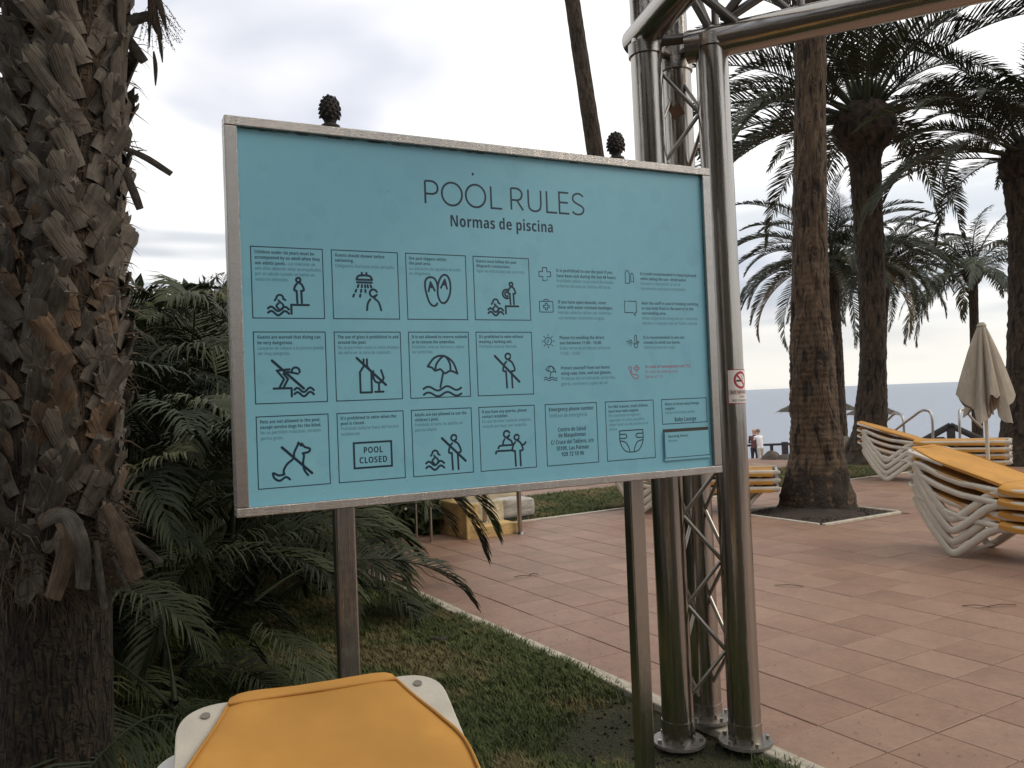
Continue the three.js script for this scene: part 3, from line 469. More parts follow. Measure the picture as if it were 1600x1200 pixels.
// ------------------------------------------------------------------ palm thicket and added leaf screen behind the sign
{
  const set = frondSet('areca', { L: 1.75, droop: 1.75, n: 58, leaf: 0.42, wid: 0.013, hang: 0.5, lift: 0.35, seed: 700, stalk: 0.28, rach: 0.01 });
  const clump = (label, p, count, h, seed, sc = 1) => {
    const r = rng(seed), t = thing('feather_palm', label, 'palm shrub', p, r() * 6, 'feather palms behind the sign'); const stems = Math.round(count / 4);
    for (let s = 0; s < stems; s++) {
      const a = r() * 6.283, rr = 0.1 + 0.25 * r(), hh = h * (0.35 + 0.65 * r()), b = V(Math.cos(a) * rr, 0, Math.sin(a) * rr), e = V(Math.cos(a) * rr * 2.2, hh, Math.sin(a) * rr * 2.2);
      const st = part(t, 'stem', tube([b.clone().setY(-0.06), b.clone().lerp(e, 0.5).multiply(V(0.9, 1, 0.9)), e], 0.02, 8, 6), M.areca[2]);
      for (let k = 0; k < 4; k++) { const e0 = 1.25 - k * 0.3 - r() * 0.25; let best = set[0]; for (const q of set) if (Math.abs(q.e0 - e0) + r() * 0.1 < Math.abs(best.e0 - e0)) best = q; const f = part(st, 'frond', best.geo, M.areca[r() < 0.12 ? 3 : Math.floor(r() * 3)]); f.position.copy(e); f.position.y -= 0.04 * k; f.rotation.set(0, k * 1.7 + r() * 1.4 + a, 0); f.rotateX((r() - 0.5) * 0.9); const q2 = sc * (0.75 + 0.4 * r()); f.scale.set(q2, q2, q2); }
    }
  };
  const spots = [[-2.15, 4.9, 30, 0.9, 0.95], [-2.15, 5.8, 26, 0.75, 0.85], [-2.7, 5.3, 38, 1.6, 1], [-2.3, 6.2, 38, 1.5, 1.05], [-1.95, 7.0, 26, 0.8, 0.9], [-3.2, 6.4, 34, 1.75, 1.05], [-2.85, 7.2, 34, 1.7, 1], [-1.95, 4.3, 22, 0.45, 0.8], [-2.7, 4.1, 22, 0.5, 0.8], [-3.9, 5.0, 26, 1.2, 1], [-3.0, 7.9, 36, 2.0, 1.05], [-3.7, 7.6, 36, 2.0, 1.05], [-2.3, 8.0, 34, 1.7, 1], [-2.55, 4.75, 24, 0.8, 0.85]];
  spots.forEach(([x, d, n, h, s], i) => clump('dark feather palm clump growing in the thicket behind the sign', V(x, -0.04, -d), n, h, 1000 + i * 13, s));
  // leaf mass added behind the palms to block light and make darkness
  const added_hedge = thing('added_hedge', 'dark leaf mass added behind the feather palms to block light', 'added_hedge', V(-3.6, -0.05, -8.6), 0.35);
  part(added_hedge, 'inner_twigs', merge([0, 1, 2, 3, 4, 5, 6, 7, 8, 9, 10, 11, 12, 13].map(i => tube([V(-2.7 + i * 0.42, 0, 0), V(-2.65 + i * 0.42, 1, 0.1), V(-2.75 + i * 0.42, 1.9, 0)], 0.03, 6, 5))), M.barkDark);
  const lf = mk([0, 0, 0, -0.03, 0.05, 0.008, 0.03, 0.05, 0.008, 0, 0.12, -0.01], [0, 2, 1, 1, 2, 3]), N = 30000, im = new THREE.InstancedMesh(lf, M.grass, N), r = rng(31), m = new THREE.Matrix4(), q = new THREE.Quaternion(), c = new THREE.Color();
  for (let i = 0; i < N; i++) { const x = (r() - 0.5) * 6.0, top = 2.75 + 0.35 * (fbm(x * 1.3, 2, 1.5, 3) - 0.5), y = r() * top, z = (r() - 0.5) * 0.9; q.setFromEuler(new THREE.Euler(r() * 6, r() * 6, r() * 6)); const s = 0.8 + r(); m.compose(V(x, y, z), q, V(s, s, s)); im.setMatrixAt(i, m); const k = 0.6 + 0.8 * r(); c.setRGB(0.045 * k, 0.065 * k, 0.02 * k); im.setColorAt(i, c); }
  im.name = 'foliage'; im.userData = { kind: 'stuff' }; sh(im); added_hedge.add(im);
}

// ------------------------------------------------------------------ the sign
{
  const W = 1.6744, H = 1.1, yaw = 0.45778, cy = 1.70618;
  const sign = thing('pool_sign', 'large light blue pool rules board in a steel frame on two posts', 'sign', V(-0.0107, 0, -2.6236), yaw);
  // local: x along the board, y up, z towards the reader; board top left = (-W/2, cy + H/2)
  const X = (m) => m - W / 2, Y = (m) => cy + H / 2 - m;
  const FX0 = 0.032, FX1 = 1.643, FY0 = 0.026, FY1 = 1.076, S = 1270;
  const cv = document.createElement('canvas'); cv.width = 2046; cv.height = Math.round((FY1 - FY0) * S); const g = cv.getContext('2d');
  const INK = '#06263c', THIN = '#1d4459';
  g.fillStyle = '#80bed2'; g.fillRect(0, 0, cv.width, cv.height);
  { const r = rng(3); for (let i = 0; i < 1500; i++) { g.globalAlpha = 0.05 * r(); g.fillStyle = r() < 0.5 ? '#3c7f96' : '#a5d2dc'; const s = 3 + 60 * r() * r(); g.beginPath(); g.ellipse(r() * cv.width, r() * cv.height, s, s * (0.4 + r()), r() * 3, 0, 7); g.fill(); }
    g.globalAlpha = 0.35; g.fillStyle = '#1c3a48'; for (let i = 0; i < 90; i++) { g.beginPath(); g.arc(r() * cv.width, r() * cv.height, 0.5 + r() * 1.6, 0, 7); g.fill(); } g.globalAlpha = 1; }
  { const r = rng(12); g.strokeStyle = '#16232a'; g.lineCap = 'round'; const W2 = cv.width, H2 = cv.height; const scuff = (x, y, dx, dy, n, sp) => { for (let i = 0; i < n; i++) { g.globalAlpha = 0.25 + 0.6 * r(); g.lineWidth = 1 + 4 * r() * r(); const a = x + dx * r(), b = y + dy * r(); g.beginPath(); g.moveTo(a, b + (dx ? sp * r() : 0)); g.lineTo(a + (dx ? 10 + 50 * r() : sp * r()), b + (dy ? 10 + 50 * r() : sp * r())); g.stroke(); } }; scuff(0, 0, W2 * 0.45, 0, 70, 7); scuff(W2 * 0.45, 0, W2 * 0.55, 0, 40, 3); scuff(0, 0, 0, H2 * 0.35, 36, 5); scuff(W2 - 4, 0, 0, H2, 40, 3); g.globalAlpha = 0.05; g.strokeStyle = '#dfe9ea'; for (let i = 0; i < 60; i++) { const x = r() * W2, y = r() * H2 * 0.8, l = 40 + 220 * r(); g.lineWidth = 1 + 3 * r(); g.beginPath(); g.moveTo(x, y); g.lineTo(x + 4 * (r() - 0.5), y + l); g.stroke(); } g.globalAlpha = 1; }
  const cx = (m) => (m - FX0) * S, cyy = (m) => (m - FY0) * S;
  const txt = (s, x, y, size, o = {}) => { g.save(); g.fillStyle = o.color ?? (o.thin ? THIN : INK); g.font = `${o.thin ? '' : 'bold '}${Math.round(size * S * 10) / 10}px sans-serif`; const w = g.measureText(s).width, k = o.w ? Math.min(1.15, o.w * S / w) : 0.9; g.translate(cx(x) - (o.center ? w * k / 2 : 0), cyy(y)); g.scale(k, 1); if (o.thin) g.globalAlpha = 0.85; g.fillText(s, 0, 0); g.restore(); };
  const rect = (x, y, w, h, lw = 0.0026) => { g.strokeStyle = INK; g.lineWidth = lw * S; g.lineJoin = 'miter'; g.strokeRect(cx(x), cyy(y), w * S, h * S); };
  // strokes given in metres
  const pen = (lw, color = INK) => { g.strokeStyle = color; g.lineWidth = lw * S; g.lineCap = 'round'; g.lineJoin = 'round'; };
  const line = (...p) => { g.beginPath(); p.forEach(([x, y], i) => i ? g.lineTo(cx(x), cyy(y)) : g.moveTo(cx(x), cyy(y))); g.stroke(); };
  const curve = (...p) => { const c = new THREE.SplineCurve(p.map(q => new THREE.Vector2(q[0], q[1]))).getPoints(p.length * 10); line(...c.map(q => [q.x, q.y])); };
  const arc = (x, y, r, a0 = 0, a1 = 6.2832, ry = r) => { g.beginPath(); g.ellipse(cx(x), cyy(y), r * S, ry * S, 0, a0, a1); g.stroke(); };
  // title in thin drawn capitals
  { pen(0.0062); g.lineCap = 'butt'; g.lineJoin = 'miter'; const t = 0.131, b = 0.2, h = b - t;
    const Pl = (x) => { line([x, b], [x, t]); curve([x, t], [x + 0.024, t], [x + 0.037, t + 0.008], [x + 0.041, t + h * 0.28], [x + 0.037, t + h * 0.47], [x + 0.024, t + h * 0.56], [x, t + h * 0.56]); };
    const O = (x) => arc(x + 0.035, (t + b) / 2, 0.0335, 0, 6.2832, h / 2 + 0.001);
    const Ll = (x) => line([x, t], [x, b], [x + 0.038, b]);
    Pl(0.581); O(0.634); O(0.714); Ll(0.802);
    const R = 0.873; line([R, b], [R, t]); curve([R, t], [R + 0.022, t], [R + 0.036, t + 0.008], [R + 0.039, t + h * 0.27], [R + 0.034, t + h * 0.46], [R + 0.022, t + h * 0.54], [R, t + h * 0.54]); line([R + 0.02, t + h * 0.54], [R + 0.042, b]);
    const U = 0.935; line([U, t], [U, b - 0.026]); curve([U, b - 0.026], [U + 0.005, b - 0.007], [U + 0.023, b], [U + 0.041, b - 0.007], [U + 0.046, b - 0.026]); line([U + 0.046, t], [U + 0.046, b - 0.026]);
    Ll(1.003); const E = 1.05; line([E + 0.036, t], [E, t], [E, b], [E + 0.037, b]); line([E, t + h * 0.48], [E + 0.033, t + h * 0.48]);
    curve([1.142, t + 0.009], [1.132, t + 0.001], [1.118, t], [1.106, t + 0.006], [1.102, t + 0.018], [1.108, t + 0.028], [1.122, t + 0.035], [1.138, t + 0.043], [1.143, t + 0.053], [1.137, t + 0.064], [1.124, t + 0.069], [1.108, t + 0.067], [1.1, t + 0.06]); }
  txt('Normas de piscina', 0.657, 0.266, 0.049, { w: 0.368 });
  { g.fillStyle = INK; g.beginPath(); g.ellipse(cx(0.742), cyy(0.097), 5, 6, 0.5, 0, 7); g.fill(); }
  const bx = [0.061, 0.286, 0.511, 0.732, 0.967, 1.197, 1.429], by = [0.356, 0.594, 0.829], bw = [0.199, 0.199, 0.195, 0.195, 0.195, 0.196, 0.196], bh = 0.199;
  const LH = 0.0152;
  const block = (x, y, bold, thin, mixed, lh = LH, fs = 0.0132) => { let k = 0; for (const [s, w] of bold) txt(s, x, y + lh * k++, fs, { w }); if (mixed) { txt(mixed[0], x + mixed[2], y + lh * (k - 1), fs, { w: mixed[1], thin: true }); } for (const [s, w] of thin) txt(s, x, y + lh * k++, fs, { w, thin: true }); };
  for (let r = 0; r < 3; r++) for (let c = 0; c < 4; c++) rect(bx[c], by[r], bw[c], bh);
  const at_ = (c, r) => [bx[c] + 0.0095, by[r] + 0.0185];
  block(...at_(0, 0), [['Children under six years must be', 0.166], ['accompanied by an adult when they', 0.182], ['use adults pools.', 0.086]], [['seis años deberán estar acompañados', 0.184], ['por un adulto cunado se bañen en', 0.166], ['vasos no infantiles.', 0.092]], ['Los menores de', 0.078, 0.09]);
  block(...at_(1, 0), [['Guests should shower before', 0.15], ['swimming.', 0.056]], [['Obligatorio ducharse antes del baño', 0.178]]);
  block(...at_(2, 0), [['Use pool slippers within', 0.122], ['the pool area.', 0.071]], [['La utilización de zapatillas de baño', 0.168], ['es obligatorio.', 0.07]]);
  block(...at_(3, 0), [['Guests must follow the pool', 0.142], ["lifeguard's instructions.", 0.12]], [['Sigan las indicaciones del socorrista.', 0.172]]);
  block(...at_(0, 1), [['Guests are warned that diving can', 0.176], ['be very dangerous.', 0.098]], [['Lanzarse de cabeza a la piscina puede', 0.184], ['ser muy peligroso.', 0.09]]);
  block(...at_(1, 1), [['The use of glass is prohibited in and', 0.184], ['around the pool.', 0.085]], [['No se permiten vasos ni otros envases', 0.184], ['de vidrio en la zona de solarium.', 0.16]]);
  block(...at_(2, 1), [['It is not allowed to reserve sunbeds', 0.182], ['or to remove the umbrellas.', 0.141]], [['Prohibido reservar hamacas y retirar', 0.172], ['las sombrillas.', 0.068]]);
  block(...at_(3, 1), [["It's prohibited to swim without", 0.156], ['wearing a bathing suit.', 0.116]], [['Prohibido bañarse desnudo.', 0.134]]);
  block(...at_(0, 2), [['Pets are not allowed in the pool,', 0.168], ['except service dogs for the blind.', 0.17]], [['No se permiten mascotas, excepto', 0.168], ['perros guías.', 0.063]]);
  block(...at_(1, 2), [["It's prohibited to swim when the", 0.168], ['pool is closed.', 0.072]], [['Prohibido bañarse fuera del horario', 0.174], ['establecido', 0.056]]);
  block(...at_(2, 2), [['Adults are not allowed to use the', 0.17], ["children's pool.", 0.077]], [['Prohibido el baño de adultos en', 0.156], ['piscina infantil.', 0.072]]);
  block(...at_(3, 2), [['If you have any queries, please', 0.158], ['contact reception.', 0.091]], [['En caso de tener cualquier pregunta,', 0.174], ['consulte por favor con recepción.', 0.158]]);
  const LW = 0.0062;
  const wave = (x, y, w, n = 1.5) => { pen(LW); const p = []; for (let i = 0; i <= 24; i++) p.push([x + w * i / 24, y - 0.006 * Math.sin(i / 24 * n * 6.283 + 0.2)]); line(...p); };
  const man = (x, y, h, sk = 1) => { pen(LW); const s = h; // head, shoulder swoop, shirt and legs
    arc(x, y + 0.1 * s, 0.085 * s, 0.9, 5.9); curve([x + 0.075 * s, y + 0.13 * s], [x + 0.02 * s, y + 0.2 * s], [x + 0.1 * s, y + 0.25 * s], [x + 0.17 * s, y + 0.36 * s], [x + 0.2 * s, y + 0.5 * s], [x + 0.1 * s, y + 0.53 * s]);
    curve([x - 0.06 * s, y + 0.25 * s], [x - 0.13 * s, y + 0.34 * s], [x - 0.17 * s, y + 0.5 * s], [x - 0.08 * s, y + 0.53 * s]); line([x - 0.08 * s, y + 0.53 * s], [x - 0.065 * s, y + s]); line([x + 0.1 * s, y + 0.53 * s], [x + 0.11 * s, y + s]); };
  const kid = (x, y0) => { pen(LW * 0.9); const y = y0 - 0.004; arc(x, y, 0.0095, 3.3, 6.5); line([x - 0.014, y + 0.006], [x - 0.009, y - 0.001]); line([x + 0.009, y + 0.001], [x + 0.015, y + 0.005]); curve([x - 0.004, y + 0.006], [x + 0.002, y + 0.012], [x + 0.009, y + 0.02], [x + 0.006, y + 0.031]); curve([x - 0.004, y + 0.014], [x - 0.01, y + 0.022], [x - 0.004, y + 0.03]); };
  const slash = (x0, y0, x1, y1) => { pen(0.0075); line([x0, y0], [x1, y1]); };
  { const x = bx[0], y = by[0]; kid(x + 0.075, y + 0.147); wave(x + 0.042, y + 0.173, 0.057); wave(x + 0.042, y + 0.185, 0.057); pen(LW); line([x + 0.106, y + 0.186], [x + 0.106, y + 0.161], [x + 0.155, y + 0.161]); man(x + 0.128, y + 0.083, 0.072); }
  { const x = bx[1], y = by[0]; pen(LW); line([x + 0.088, y + 0.064], [x + 0.088, y + 0.072]); line([x + 0.102, y + 0.064], [x + 0.102, y + 0.072]); curve([x + 0.072, y + 0.082], [x + 0.078, y + 0.073], [x + 0.095, y + 0.071], [x + 0.112, y + 0.073], [x + 0.118, y + 0.082]); line([x + 0.072, y + 0.084], [x + 0.118, y + 0.084]); line([x + 0.073, y + 0.092], [x + 0.117, y + 0.092]);
    for (const [a, n] of [[-0.6, 3], [-0.25, 3], [0.05, 2], [0.3, 1], [0.6, 1]]) for (let k = 0; k < n; k++) line([x + 0.095 + a * (0.03 + k * 0.012), y + 0.1 + k * 0.014], [x + 0.095 + a * (0.034 + k * 0.012), y + 0.106 + k * 0.014]);
    arc(x + 0.121, y + 0.123, 0.011, 1.0, 5.9); curve([x + 0.131, y + 0.128], [x + 0.122, y + 0.136], [x + 0.136, y + 0.15], [x + 0.143, y + 0.173]); curve([x + 0.111, y + 0.141], [x + 0.103, y + 0.154], [x + 0.1, y + 0.173]); }
  { const x = bx[2], y = by[0]; pen(LW); const shoe = (px, py, rot, open) => { g.save(); g.translate(cx(px), cyy(py)); g.rotate(rot); g.beginPath(); const w = 0.021 * S, h = 0.044 * S; if (open) { g.moveTo(w * 0.98, -h * 0.15); g.bezierCurveTo(w * 1.1, -h * 0.9, w * 0.5, -h, 0, -h); g.bezierCurveTo(-w * 1.2, -h, -w, -h * 0.1, -w * 0.75, h * 0.5); g.bezierCurveTo(-w * 0.5, h * 1.1, w * 0.3, h * 1.1, w * 0.55, h * 0.85); } else { g.ellipse(0, 0, w, h, 0, 0, 6.2832); } g.stroke(); g.beginPath(); g.moveTo(-w * 0.5, -h * 0.05); g.lineTo(0, -h * 0.65); g.lineTo(w * 0.45, -h * 0.05); g.moveTo(0, -h * 0.65); g.lineTo(0, -h * 0.3); g.stroke(); g.restore(); }; shoe(x + 0.08, y + 0.114, -0.12, true); shoe(x + 0.12, y + 0.105, 0.12, false); }
  { const x = bx[3], y = by[0]; kid(x + 0.072, y + 0.147); wave(x + 0.046, y + 0.168, 0.052); wave(x + 0.046, y + 0.179, 0.052); pen(LW); line([x + 0.107, y + 0.178], [x + 0.107, y + 0.155], [x + 0.152, y + 0.155]); arc(x + 0.112, y + 0.116, 0.014, 1.2, 5.2); arc(x + 0.113, y + 0.116, 0.007, 1.2, 5.2); man(x + 0.129, y + 0.078, 0.07); }
  { const x = bx[0], y = by[1]; pen(LW); line([x + 0.05, y + 0.158], [x + 0.099, y + 0.158], [x + 0.099, y + 0.181]); wave(x + 0.107, y + 0.164, 0.054); wave(x + 0.107, y + 0.176, 0.054); pen(LW); line([x + 0.066, y + 0.156], [x + 0.079, y + 0.132], [x + 0.06, y + 0.108], [x + 0.095, y + 0.105]); line([x + 0.077, y + 0.156], [x + 0.09, y + 0.132], [x + 0.078, y + 0.117]); arc(x + 0.112, y + 0.111, 0.011, 2.9, 6.5); line([x + 0.09, y + 0.112], [x + 0.118, y + 0.118]); slash(x + 0.048, y + 0.08, x + 0.133, y + 0.16); }
  { const x = bx[1], y = by[1]; pen(LW); line([x + 0.084, y + 0.08], [x + 0.084, y + 0.1], [x + 0.072, y + 0.117], [x + 0.072, y + 0.177], [x + 0.106, y + 0.177], [x + 0.106, y + 0.117], [x + 0.094, y + 0.1], [x + 0.094, y + 0.08]); line([x + 0.112, y + 0.115], [x + 0.112, y + 0.135]); curve([x + 0.112, y + 0.135], [x + 0.118, y + 0.146], [x + 0.128, y + 0.149], [x + 0.138, y + 0.146], [x + 0.143, y + 0.135]); line([x + 0.143, y + 0.135], [x + 0.136, y + 0.113]); line([x + 0.128, y + 0.149], [x + 0.128, y + 0.176]); line([x + 0.116, y + 0.176], [x + 0.141, y + 0.176]); slash(x + 0.064, y + 0.076, x + 0.149, y + 0.156); }
  { const brolly = (x, y, s, lw) => { pen(lw); const q = (a, b) => [x + a * s, y + b * s]; curve(q(-0.52, -0.25), q(-0.25, -0.55), q(0.1, -0.6), q(0.42, -0.38), q(0.58, 0.02)); curve(q(-0.52, -0.25), q(-0.36, -0.2), q(-0.25, -0.1), q(-0.05, -0.14), q(0.1, 0.0), q(0.32, -0.08), q(0.58, 0.02)); curve(q(-0.25, -0.1), q(-0.18, -0.35), q(0.1, -0.6), q(0.3, -0.35), q(0.32, -0.08)); line(q(0.05, -0.05), q(-0.08, 0.48)); for (const dy of [0.52, 0.72]) { const p = []; for (let i = 0; i <= 24; i++) p.push(q(-0.7 + 1.4 * i / 24, dy - 0.07 * Math.sin(i / 24 * 12.566))); line(...p); } };
    brolly(bx[2] + 0.103, by[1] + 0.126, 0.088, LW); brolly(0.992, 0.725, 0.034, 0.0026); }
  { const x = bx[3], y = by[1]; man(x + 0.108, y + 0.066, 0.11); slash(x + 0.062, y + 0.075, x + 0.145, y + 0.158); }
  { const x = bx[0], y = by[2]; pen(LW); curve([x + 0.137, y + 0.17], [x + 0.127, y + 0.155], [x + 0.124, y + 0.135], [x + 0.127, y + 0.115], [x + 0.124, y + 0.108]); line([x + 0.124, y + 0.108], [x + 0.138, y + 0.106]); curve([x + 0.138, y + 0.106], [x + 0.144, y + 0.101], [x + 0.143, y + 0.095], [x + 0.13, y + 0.09], [x + 0.122, y + 0.08]); line([x + 0.122, y + 0.08], [x + 0.12, y + 0.086], [x + 0.113, y + 0.077], [x + 0.11, y + 0.085]); curve([x + 0.11, y + 0.085], [x + 0.1, y + 0.105], [x + 0.098, y + 0.12], [x + 0.08, y + 0.135], [x + 0.07, y + 0.152], [x + 0.071, y + 0.163]); curve([x + 0.071, y + 0.163], [x + 0.056, y + 0.165], [x + 0.041, y + 0.158], [x + 0.044, y + 0.172], [x + 0.058, y + 0.18], [x + 0.075, y + 0.171], [x + 0.086, y + 0.178]); slash(x + 0.067, y + 0.088, x + 0.148, y + 0.165); }
  { const x = bx[1], y = by[2]; rect(x + 0.046, y + 0.088, 0.113, 0.073, LW * 0.9); txt('POOL', x + 0.103, y + 0.119, 0.026, { center: true, thin: false, w: 0.06 }); txt('CLOSED', x + 0.103, y + 0.148, 0.026, { center: true, w: 0.086 }); g.clearRect; }
  { const x = bx[2], y = by[2]; kid(x + 0.071, y + 0.138); wave(x + 0.041, y + 0.163, 0.058); wave(x + 0.041, y + 0.177, 0.058); man(x + 0.134, y + 0.079, 0.107); slash(x + 0.095, y + 0.089, x + 0.17, y + 0.162); }
  { const x = bx[3], y = by[2]; man(x + 0.128, y + 0.09, 0.1); pen(LW); arc(x + 0.093, y + 0.088, 0.0105, 1.0, 5.9); curve([x + 0.102, y + 0.092], [x + 0.094, y + 0.1], [x + 0.108, y + 0.11], [x + 0.112, y + 0.122]); curve([x + 0.085, y + 0.104], [x + 0.08, y + 0.112], [x + 0.079, y + 0.122]); curve([x + 0.062, y + 0.131], [x + 0.068, y + 0.124], [x + 0.09, y + 0.123], [x + 0.115, y + 0.123]); curve([x + 0.053, y + 0.147], [x + 0.058, y + 0.14], [x + 0.085, y + 0.14], [x + 0.113, y + 0.14]); curve([x + 0.146, y + 0.125], [x + 0.154, y + 0.123], [x + 0.159, y + 0.117]); }
  // right-hand advice column
  const adv = (x, y, b, t, o = {}) => { let k = 0; const lh = 0.0173; for (const [s, w] of b) txt(s, x, y + lh * k++, 0.0145, { w, color: o.color }); for (const [s, w] of t) txt(s, x, y + lh * k++, 0.0145, { w, thin: true, color: o.color }); };
  adv(1.028, 0.395, [['It is prohibited to use the pool if you', 0.219], ['have been sick during the last 48 hours.', 0.234]], [['Prohibido utilizar la piscina si ha estado', 0.222], ['enfermo durante las últimas 48 horas.', 0.212]]);
  adv(1.029, 0.499, [['If you have open wounds, cover', 0.188], ['them with water resistant bandages.', 0.214]], [['Heridas abiertas deben ser cubiertas', 0.206], ['con vendajes resistentes al agua.', 0.18]]);
  adv(1.03, 0.617, [['Please try avoiding the direct', 0.174], ['sun between 11:00 - 15:00', 0.161]], [['Evitar tomar el sol directo entre las', 0.196], ['11:00 - 15:00', 0.076]]);
  adv(1.031, 0.717, [['Protect yourself from sun burns', 0.19], ['using caps, hats, and sun glasses.', 0.196]], [['Protéjase del sol utilizando sombrillas,', 0.212], ['gorras, sombreros y gafas de sol.', 0.182]]);
  adv(1.361, 0.395, [['It is well recommended to keep hydrated', 0.243], ['while taking the sun - drink water.', 0.2]], [['Durante la exposición al sol se', 0.17], ['recomienda una buena hidratación.', 0.196]]);
  adv(1.361, 0.498, [['Alert the staff in case of viewing vomiting', 0.246], ['or any body fluid in the pool or in the', 0.224], ['surrounding area.', 0.104]], [['Avisen al personal enseguida por cuestiones', 0.242], ['vómitos o cualquier tipo de fluido corporal.', 0.24]]);
  adv(1.363, 0.617, [['It is recommended to use sun', 0.176], ['creams to avoid sun burns.', 0.158]], [['Utilicen protección solar.', 0.136]]);
  adv(1.365, 0.718, [['In case of emergency call 112.', 0.2]], [['En caso de emergencia', 0.14], ['llamar al 112', 0.072]], { color: '#a03a55' });
  pen(0.0026);
  { const x = 0.985, y = 0.404, a = 0.008, b = 0.0215; line([x - a, y - b], [x + a, y - b], [x + a, y - a], [x + b, y - a], [x + b, y + a], [x + a, y + a]); line([x + 0.002, y + b], [x - a, y + b], [x - a, y + a], [x - b, y + a], [x - b, y - a], [x - a, y - a], [x - a, y - b]); line([x + a, y + 0.015], [x + a, y + b]); }
  { const x = 0.986, y = 0.508; g.beginPath(); g.roundRect ? g.roundRect(cx(x - 0.025), cyy(y - 0.015), 0.05 * S, 0.035 * S, 4) : g.rect(cx(x - 0.025), cyy(y - 0.015), 0.05 * S, 0.035 * S); g.stroke(); line([x - 0.009, y - 0.015], [x - 0.007, y - 0.021], [x + 0.007, y - 0.021], [x + 0.009, y - 0.015]); const a = 0.0035, b = 0.011, yy = y + 0.002; line([x - a, yy - b], [x + a, yy - b], [x + a, yy - a], [x + b, yy - a], [x + b, yy + a], [x + a, yy + a], [x + a, yy + b], [x - a, yy + b], [x - a, yy + a], [x - b, yy + a], [x - b, yy - a], [x - a, yy - a], [x - a, yy - b]); }
  { const x = 0.988, y = 0.623; arc(x, y, 0.0125); line([x, y - 0.007], [x, y + 0.002], [x - 0.004, y + 0.005]); for (let k = 0; k < 8; k++) { const a = k * 0.7854; line([x + Math.cos(a) * 0.0175, y + Math.sin(a) * 0.0175], [x + Math.cos(a) * 0.0225, y + Math.sin(a) * 0.0225]); } }
  { const x = 1.307, y = 0.404; line([x - 0.004, y - 0.022], [x + 0.004, y - 0.022], [x + 0.009, y - 0.012], [x + 0.008, y + 0.01], [x + 0.009, y + 0.021], [x - 0.009, y + 0.021], [x - 0.008, y + 0.0], [x - 0.009, y - 0.012], [x - 0.004, y - 0.022]); line([x + 0.017, y - 0.014], [x + 0.022, y - 0.014], [x + 0.025, y - 0.006], [x + 0.025, y + 0.016], [x + 0.014, y + 0.016], [x + 0.014, y - 0.006], [x + 0.017, y - 0.014]); }
  { const x = 1.291, y = 0.487; line([x + 0.006, y], [x, y], [x, y + 0.039], [x + 0.034, y + 0.039], [x + 0.042, y + 0.05], [x + 0.043, y + 0.037], [x + 0.048, y + 0.039], [x + 0.048, y], [x + 0.012, y]); }
  { const x = 1.331, y = 0.625; line([x - 0.004, y - 0.018], [x, y - 0.022], [x + 0.004, y - 0.018], [x + 0.004, y + 0.006]); arc(x, y + 0.015, 0.007); line([x - 0.004, y - 0.018], [x - 0.004, y + 0.008]); arc(x - 0.021, y, 0.005); line([x - 0.021, y + 0.005], [x - 0.021, y + 0.016]); line([x - 0.038, y], [x - 0.03, y]); line([x - 0.034, y + 0.009], [x - 0.029, y + 0.006]); line([x - 0.012, y + 0.006], [x - 0.006, y + 0.01]); arc(x + 0.009, y + 0.003, 0.003); }
  { const x = 1.318, y = 0.73; pen(0.0026, '#a03a55'); curve([x - 0.018, y - 0.008], [x - 0.02, y - 0.016], [x - 0.012, y - 0.018], [x - 0.008, y - 0.01], [x - 0.012, y - 0.003], [x - 0.002, y + 0.01], [x + 0.006, y + 0.008], [x + 0.015, y + 0.012], [x + 0.017, y + 0.02], [x + 0.008, y + 0.024], [x - 0.008, y + 0.014], [x - 0.018, y - 0.008]); const a = 0.003, b = 0.01, xx = x + 0.012, yy = y - 0.012; line([xx - a, yy - b], [xx + a, yy - b], [xx + a, yy - a], [xx + b, yy - a], [xx + b, yy + a], [xx + a, yy + a], [xx + a, yy + b], [xx - a, yy + b], [xx - a, yy + a], [xx - b, yy + a], [xx - b, yy - a], [xx - a, yy - a], [xx - a, yy - b]); }
  // last three boxes
  rect(bx[4], by[2], bw[4], bh); rect(bx[5], by[2], bw[5], bh); rect(bx[6], by[2], bw[6], 0.086);
  txt('Emergency phone number', bx[4] + 0.012, 0.852, 0.0172, { w: 0.172 }); txt('Teléfono de emergencia', bx[4] + 0.012, 0.872, 0.0168, { w: 0.145, thin: true });
  [['Centro de Salud', 0.107, 0.919], ['de Maspalomas', 0.104, 0.938], ['C/ Cruce del Tablero, s/n', 0.163, 0.96], ['35109, Las Palmas', 0.124, 0.98], ['928 72 10 96', 0.086, 1.0]].forEach(([s, w, y]) => txt(s, bx[4] + 0.097, y, 0.0185, { w, center: true }));
  block(bx[5] + 0.011, 0.85, [['For H&S reasons, small children', 0.162], ['must wear swim nappies.', 0.124]], [['Por cuestiones de higiene y', 0.13], ['seguridad, los niños pequeños', 0.144], ['deben hacer uso de pañales en la', 0.16], ['piscina.', 0.034]]);
